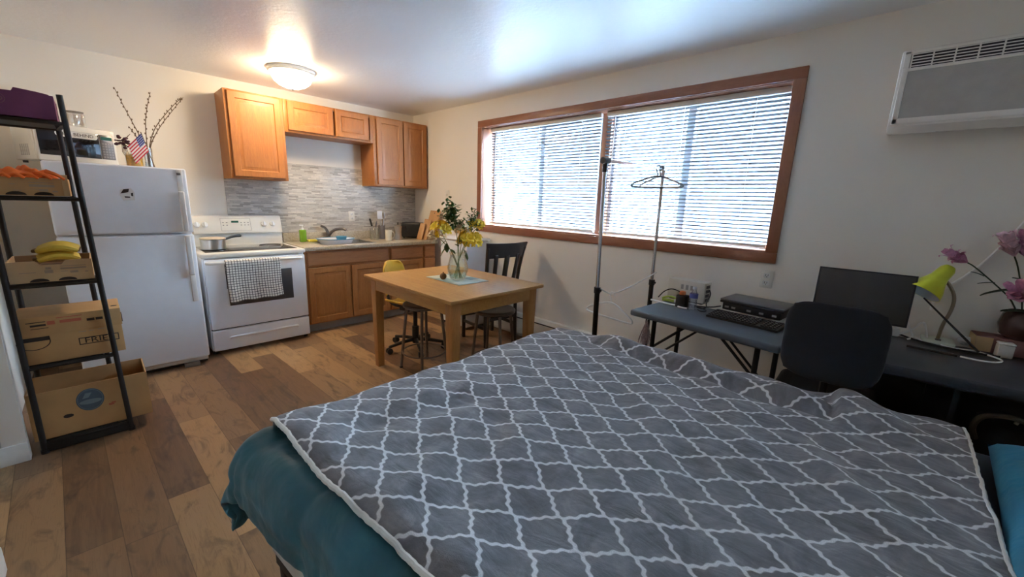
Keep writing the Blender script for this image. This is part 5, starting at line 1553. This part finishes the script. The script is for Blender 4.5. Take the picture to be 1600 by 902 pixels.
tag(obj('fitted_sheet', to_bed(b), M['navy']), 'navy sheet showing between the grey blanket and pillow', 'sheet')

# comforter: lies on the mattress and drapes over the open side and foot
def drape(sx, ty, hang_s, hang_t, z0, puff):
    """cloth point for signed overhang: sx>0 beyond the side, ty>0 beyond the foot"""
def comf(u, v):
    a = -.42 + .665 * u          # overhang over the side (s = -a)
    bb = .40 - 2.36 * v         # overhang over the foot (t = -bb)
    wr = .018 * noise.noise((a * 6, bb * 5, 3)) + .011 * noise.noise((a * 13, bb * 10, 7)) + .005 * noise.noise((a * 28, bb * 20, 9))
    quilt = abs(math.sin(PI * (bb + .05) / .36)) ** .4
    puff = .012 + .018 * quilt + wr
    top = BZ + .034
    def side(x):    # x = overhang: returns outward offset and drop
        if x <= 0:
            return x, 0
        rr = .075
        if x < rr * PI / 2:
            th = x / rr
            return rr * math.sin(th), rr * (1 - math.cos(th))
        e = x - rr * PI / 2
        return rr + e * .02, rr + e * .99
    if a > 0 and bb > 0:
        r = math.hypot(a, bb); th = math.atan2(bb, a)
        o, d = side(r)
        fl = math.sin(2 * th) ** 2
        extra = max(0, r - .08) * .24 * fl
        o += extra; d -= max(0, r - .08) * .10 * fl
        o += .02 * math.sin(th * 7) * min(1, r / .2) * (1 - fl)
        o += puff * min(1, d / .1); z = top - d + puff * max(0, 1 - d / .1)
        return BW(-o * math.cos(th) - .052, -o * math.sin(th), z)
    if a > 0:
        o, d = side(a)
        k = min(1, d / .1)
        o += puff * k + .012 * k * math.sin(bb * 6 + 1)
        return BW(-o - .052, -bb, top - d + puff * (1 - k))
    if bb > 0:
        o, d = side(bb)
        k = min(1, d / .1)
        o += puff * k
        return BW(-a - .052, -o, top - d + puff * (1 - k))
    return BW(-a - .052, -bb, top + puff * (.25 + .75 * min(1, max(0, (.12 + a) / .10))))
b = MB().grid(70, 190, comf)
co = obj('comforter', b, M['teal'], ang=180, mods=[('SOLIDIFY', dict(thickness=.02, offset=-1)), ('SUBSURF', dict(levels=0, render_levels=1))])
tag(co, 'teal quilted comforter drooping over the open side of the bed', 'comforter')
# the tag sewn inside the drooping corner
rt = obj('care_tag', MB().box((-.030, -.003, -.05), (.0, .003, .0)).xf(Matrix.Translation((-2.800, -3.372, .322)) @ Matrix.Rotation(R(25), 4, 'Z') @ Matrix.Rotation(R(50), 4, 'Y')), M['redtag'], co, smooth=False)
rt['label'] = 'red care tag'

# grey trellis blanket
def sm(a, b, x):
    k = min(1, max(0, (x - a) / (b - a)))
    return k * k * (3 - 2 * k)
TK = 1.395
def fold(s, t):
    h = .0
    # long crease parallel to the window side, with the cloth banked up beyond it
    sc = 1.53 - .16 * sm(.1, 1.35, t)
    d = s - sc
    f = sm(.10, .45, t) * (1 - sm(TK - .06, TK + .02, t))
    h += f * (.040 * math.exp(-((d - .07) / .05) ** 2) - .020 * math.exp(-((d + .012) / .022) ** 2))
    # where the crease stops the cloth doubles over on itself
    g = sm(TK - .025, TK + .008, t + .10 * (s - 1.45)) * math.exp(-max(0, t - TK) / .22) * sm(1.20, 1.46, s) * (1 - .5 * sm(1.5, 1.64, s))
    h += .050 * g
    # soft diagonal pull wrinkles
    q = (s * .55 + t * .83)
    w = noise.noise((q * 8, (s * .83 - t * .55) * 1.8, 5))
    h += (.014 + .012 * min(1, max(0, t - .4))) * w
    h += .009 * noise.noise((s * 4, t * 4, 11)) + .004 * noise.noise((s * 12, t * 13, 2))
    if s < .8:
        h += .011 * math.sin((t - s * .25) * 26) * math.exp(-((t - .30) / .17) ** 2) * sm(.02, .2, s) * (1 - sm(.5, .8, s))
    return h
NU, NV = 150, 170
def blank(u, v):
    # u across (open side -> window side), v from beyond the foot to the head end hem
    s = .0 + u * (BWD + .22)
    t = -.24 + v * (1.745 + .24)
    hemS = -.020 - .050 * max(0, t) - .008 * math.sin(t * 5)
    s = hemS + u * (BWD + .16 - hemS)
    th = 1.745 + (.0 if False else 0)
    top = BZ + .086 + .016 * math.exp(-((s - .02) / .13) ** 2) - 2.2 * max(0, -s) ** 1.6
    R0 = .05
    def over(x):
        if x <= 0:
            return x, 0
        if x < R0 * PI / 2:
            q = x / R0
            return R0 * math.sin(q), R0 * (1 - math.cos(q))
        e = x - R0 * PI / 2
        return R0 + e * .03, R0 + e
    o1, d1 = over(s - (BWD - .035)); o2, d2 = over(-t - .035 + .03)
    z = top + fold(min(s, BWD), max(t, 0)) * (1 - min(1, (d1 + d2) / .08)) - max(d1, d2)
    return BW(BWD - .035 + o1, -o2 if d2 > 0 or o2 > -5 else t, z) if False else BW((BWD - .035 + o1), (-(o2 - .005)), z)
def uvb(u, v):
    t = -.24 + v * 1.985
    hemS = -.020 - .050 * max(0, t) - .008 * math.sin(t * 5)
    s = hemS + u * (BWD + .16 - hemS)
    return (s + .06, t + .05)
b = MB().grid(NU, NV, blank, uvb)
bl = obj('trellis_blanket', b, M['lattice'], ang=180, mods=[('SOLIDIFY', dict(thickness=.009, offset=-1))])
tag(bl, 'grey fleece blanket with a white trellis pattern spread over the bed', 'blanket')
# pale fleece border: open-side hem and head-end hem
def hem(fn, n, r):
    pts = [fn(i / n) for i in range(n + 1)]
    return MB().tube([p + Vector((random.uniform(-.0015, .0015), random.uniform(-.0015, .0015), random.uniform(-.001, .001))) for p in pts], r, 8)
obj('fleece_edging', hem(lambda f: Vector(blank(0, .10 + .90 * f)) + Vector((-.003, 0, -.003)), 160, .008), M['sherpa'], bl)
obj('fleece_edging', hem(lambda f: Vector(blank(f * .965, 1)) + Vector((.0, -.003, -.003)), 140, .006), M['sherpa'], bl)

# pillow
def pil(u, v):
    a, c = 2 * u - 1, 2 * v - 1
    e = max(0, (1 - a ** 4)) ** .5 * max(0, (1 - c ** 4)) ** .5
    wr = .010 * noise.noise((a * 4 + c * 2, c * 3, 1)) + .006 * noise.noise((a * 9, c * 11 - a * 5, 4))
    return a, c, e, wr
PS0, PS1, PT0, PT1 = .62, 1.56, 1.815, 2.22
def p_top(u, v):
    a, c, e, wr = pil(u, v)
    return BW((PS0 + PS1) / 2 + a * (PS1 - PS0) / 2 * (1 - .04 * (1 - abs(c))), (PT0 + PT1) / 2 - .075 * (1 - a) * .5 + c * (PT1 - PT0) / 2 * (1 - .03 * (1 - abs(a))), BZ + .068 + e * (.085 + wr))
def p_bot(u, v):
    a, c, e, wr = pil(u, v)
    return BW((PS0 + PS1) / 2 + a * (PS1 - PS0) / 2 * (1 - .04 * (1 - abs(c))), (PT0 + PT1) / 2 - .075 * (1 - a) * .5 + c * (PT1 - PT0) / 2 * (1 - .03 * (1 - abs(a))), BZ + .068 - e * .046)
b = MB().grid(40, 24, p_top)
b.grid(40, 24, p_bot)
bmesh.ops.remove_doubles(b.bm, verts=b.bm.verts, dist=.0005)
tag(obj('pillow', b, M['tealp'], ang=180), 'turquoise pillow at the head of the bed', 'pillow')

# ------------------------------------------------------------------ light, world, camera
w = bpy.data.worlds.new('overcast_daylight'); SC.world = w; w.use_nodes = True
nt = w.node_tree; nt.nodes.clear()
bgn = nt.nodes.new('ShaderNodeBackground'); wo = nt.nodes.new('ShaderNodeOutputWorld')
bgn.inputs[0].default_value = (.55, .755, 1.0, 1); bgn.inputs[1].default_value = WORLD
nt.links.new(bgn.outputs[0], wo.inputs[0])
la_ = bpy.data.lights.new('window_portal', 'AREA'); la_.shape = 'RECTANGLE'; la_.size = 1.05; la_.size_y = 2.86; la_.cycles.is_portal = True
lo = bpy.data.objects.new('window_portal', la_); COL.objects.link(lo); lo['kind'] = 'helper'
lo.matrix_basis = Matrix.Translation((.245, -2.8125, 1.686)) @ Matrix.Rotation(R(90), 4, 'Y')
cam = bpy.data.cameras.new('camera'); cam.sensor_width = 36; cam.lens = 626.10 / 1600 * 36; cam.clip_start = .02
cm = bpy.data.objects.new('camera', cam); COL.objects.link(cm)
yaw, pitch, roll = -.8073, -.2127, .0345
f = Vector((-math.sin(yaw) * math.cos(pitch), math.cos(yaw) * math.cos(pitch), math.sin(pitch)))
r = Vector((math.cos(yaw), math.sin(yaw), 0)); u = r.cross(f)
rr, uu = math.cos(roll) * r + math.sin(roll) * u, -math.sin(roll) * r + math.cos(roll) * u
m = Matrix((rr, uu, -f)).transposed().to_4x4()
cm.matrix_basis = Matrix.Translation((-3.1043, -4.8768, 1.4269)) @ m
SC.camera = cm
SC.view_settings.view_transform = 'Standard'
SC.view_settings.look = 'None'
SC.view_settings.gamma = 1
SC.view_settings.use_curve_mapping = False
SC.view_settings.exposure = EXPO
SC.cycles.use_denoising = True
SC.cycles.max_bounces = 10
SC.cycles.diffuse_bounces = 8
SC.cycles.transparent_max_bounces = 16
SC.cycles.sample_clamp_indirect = 12
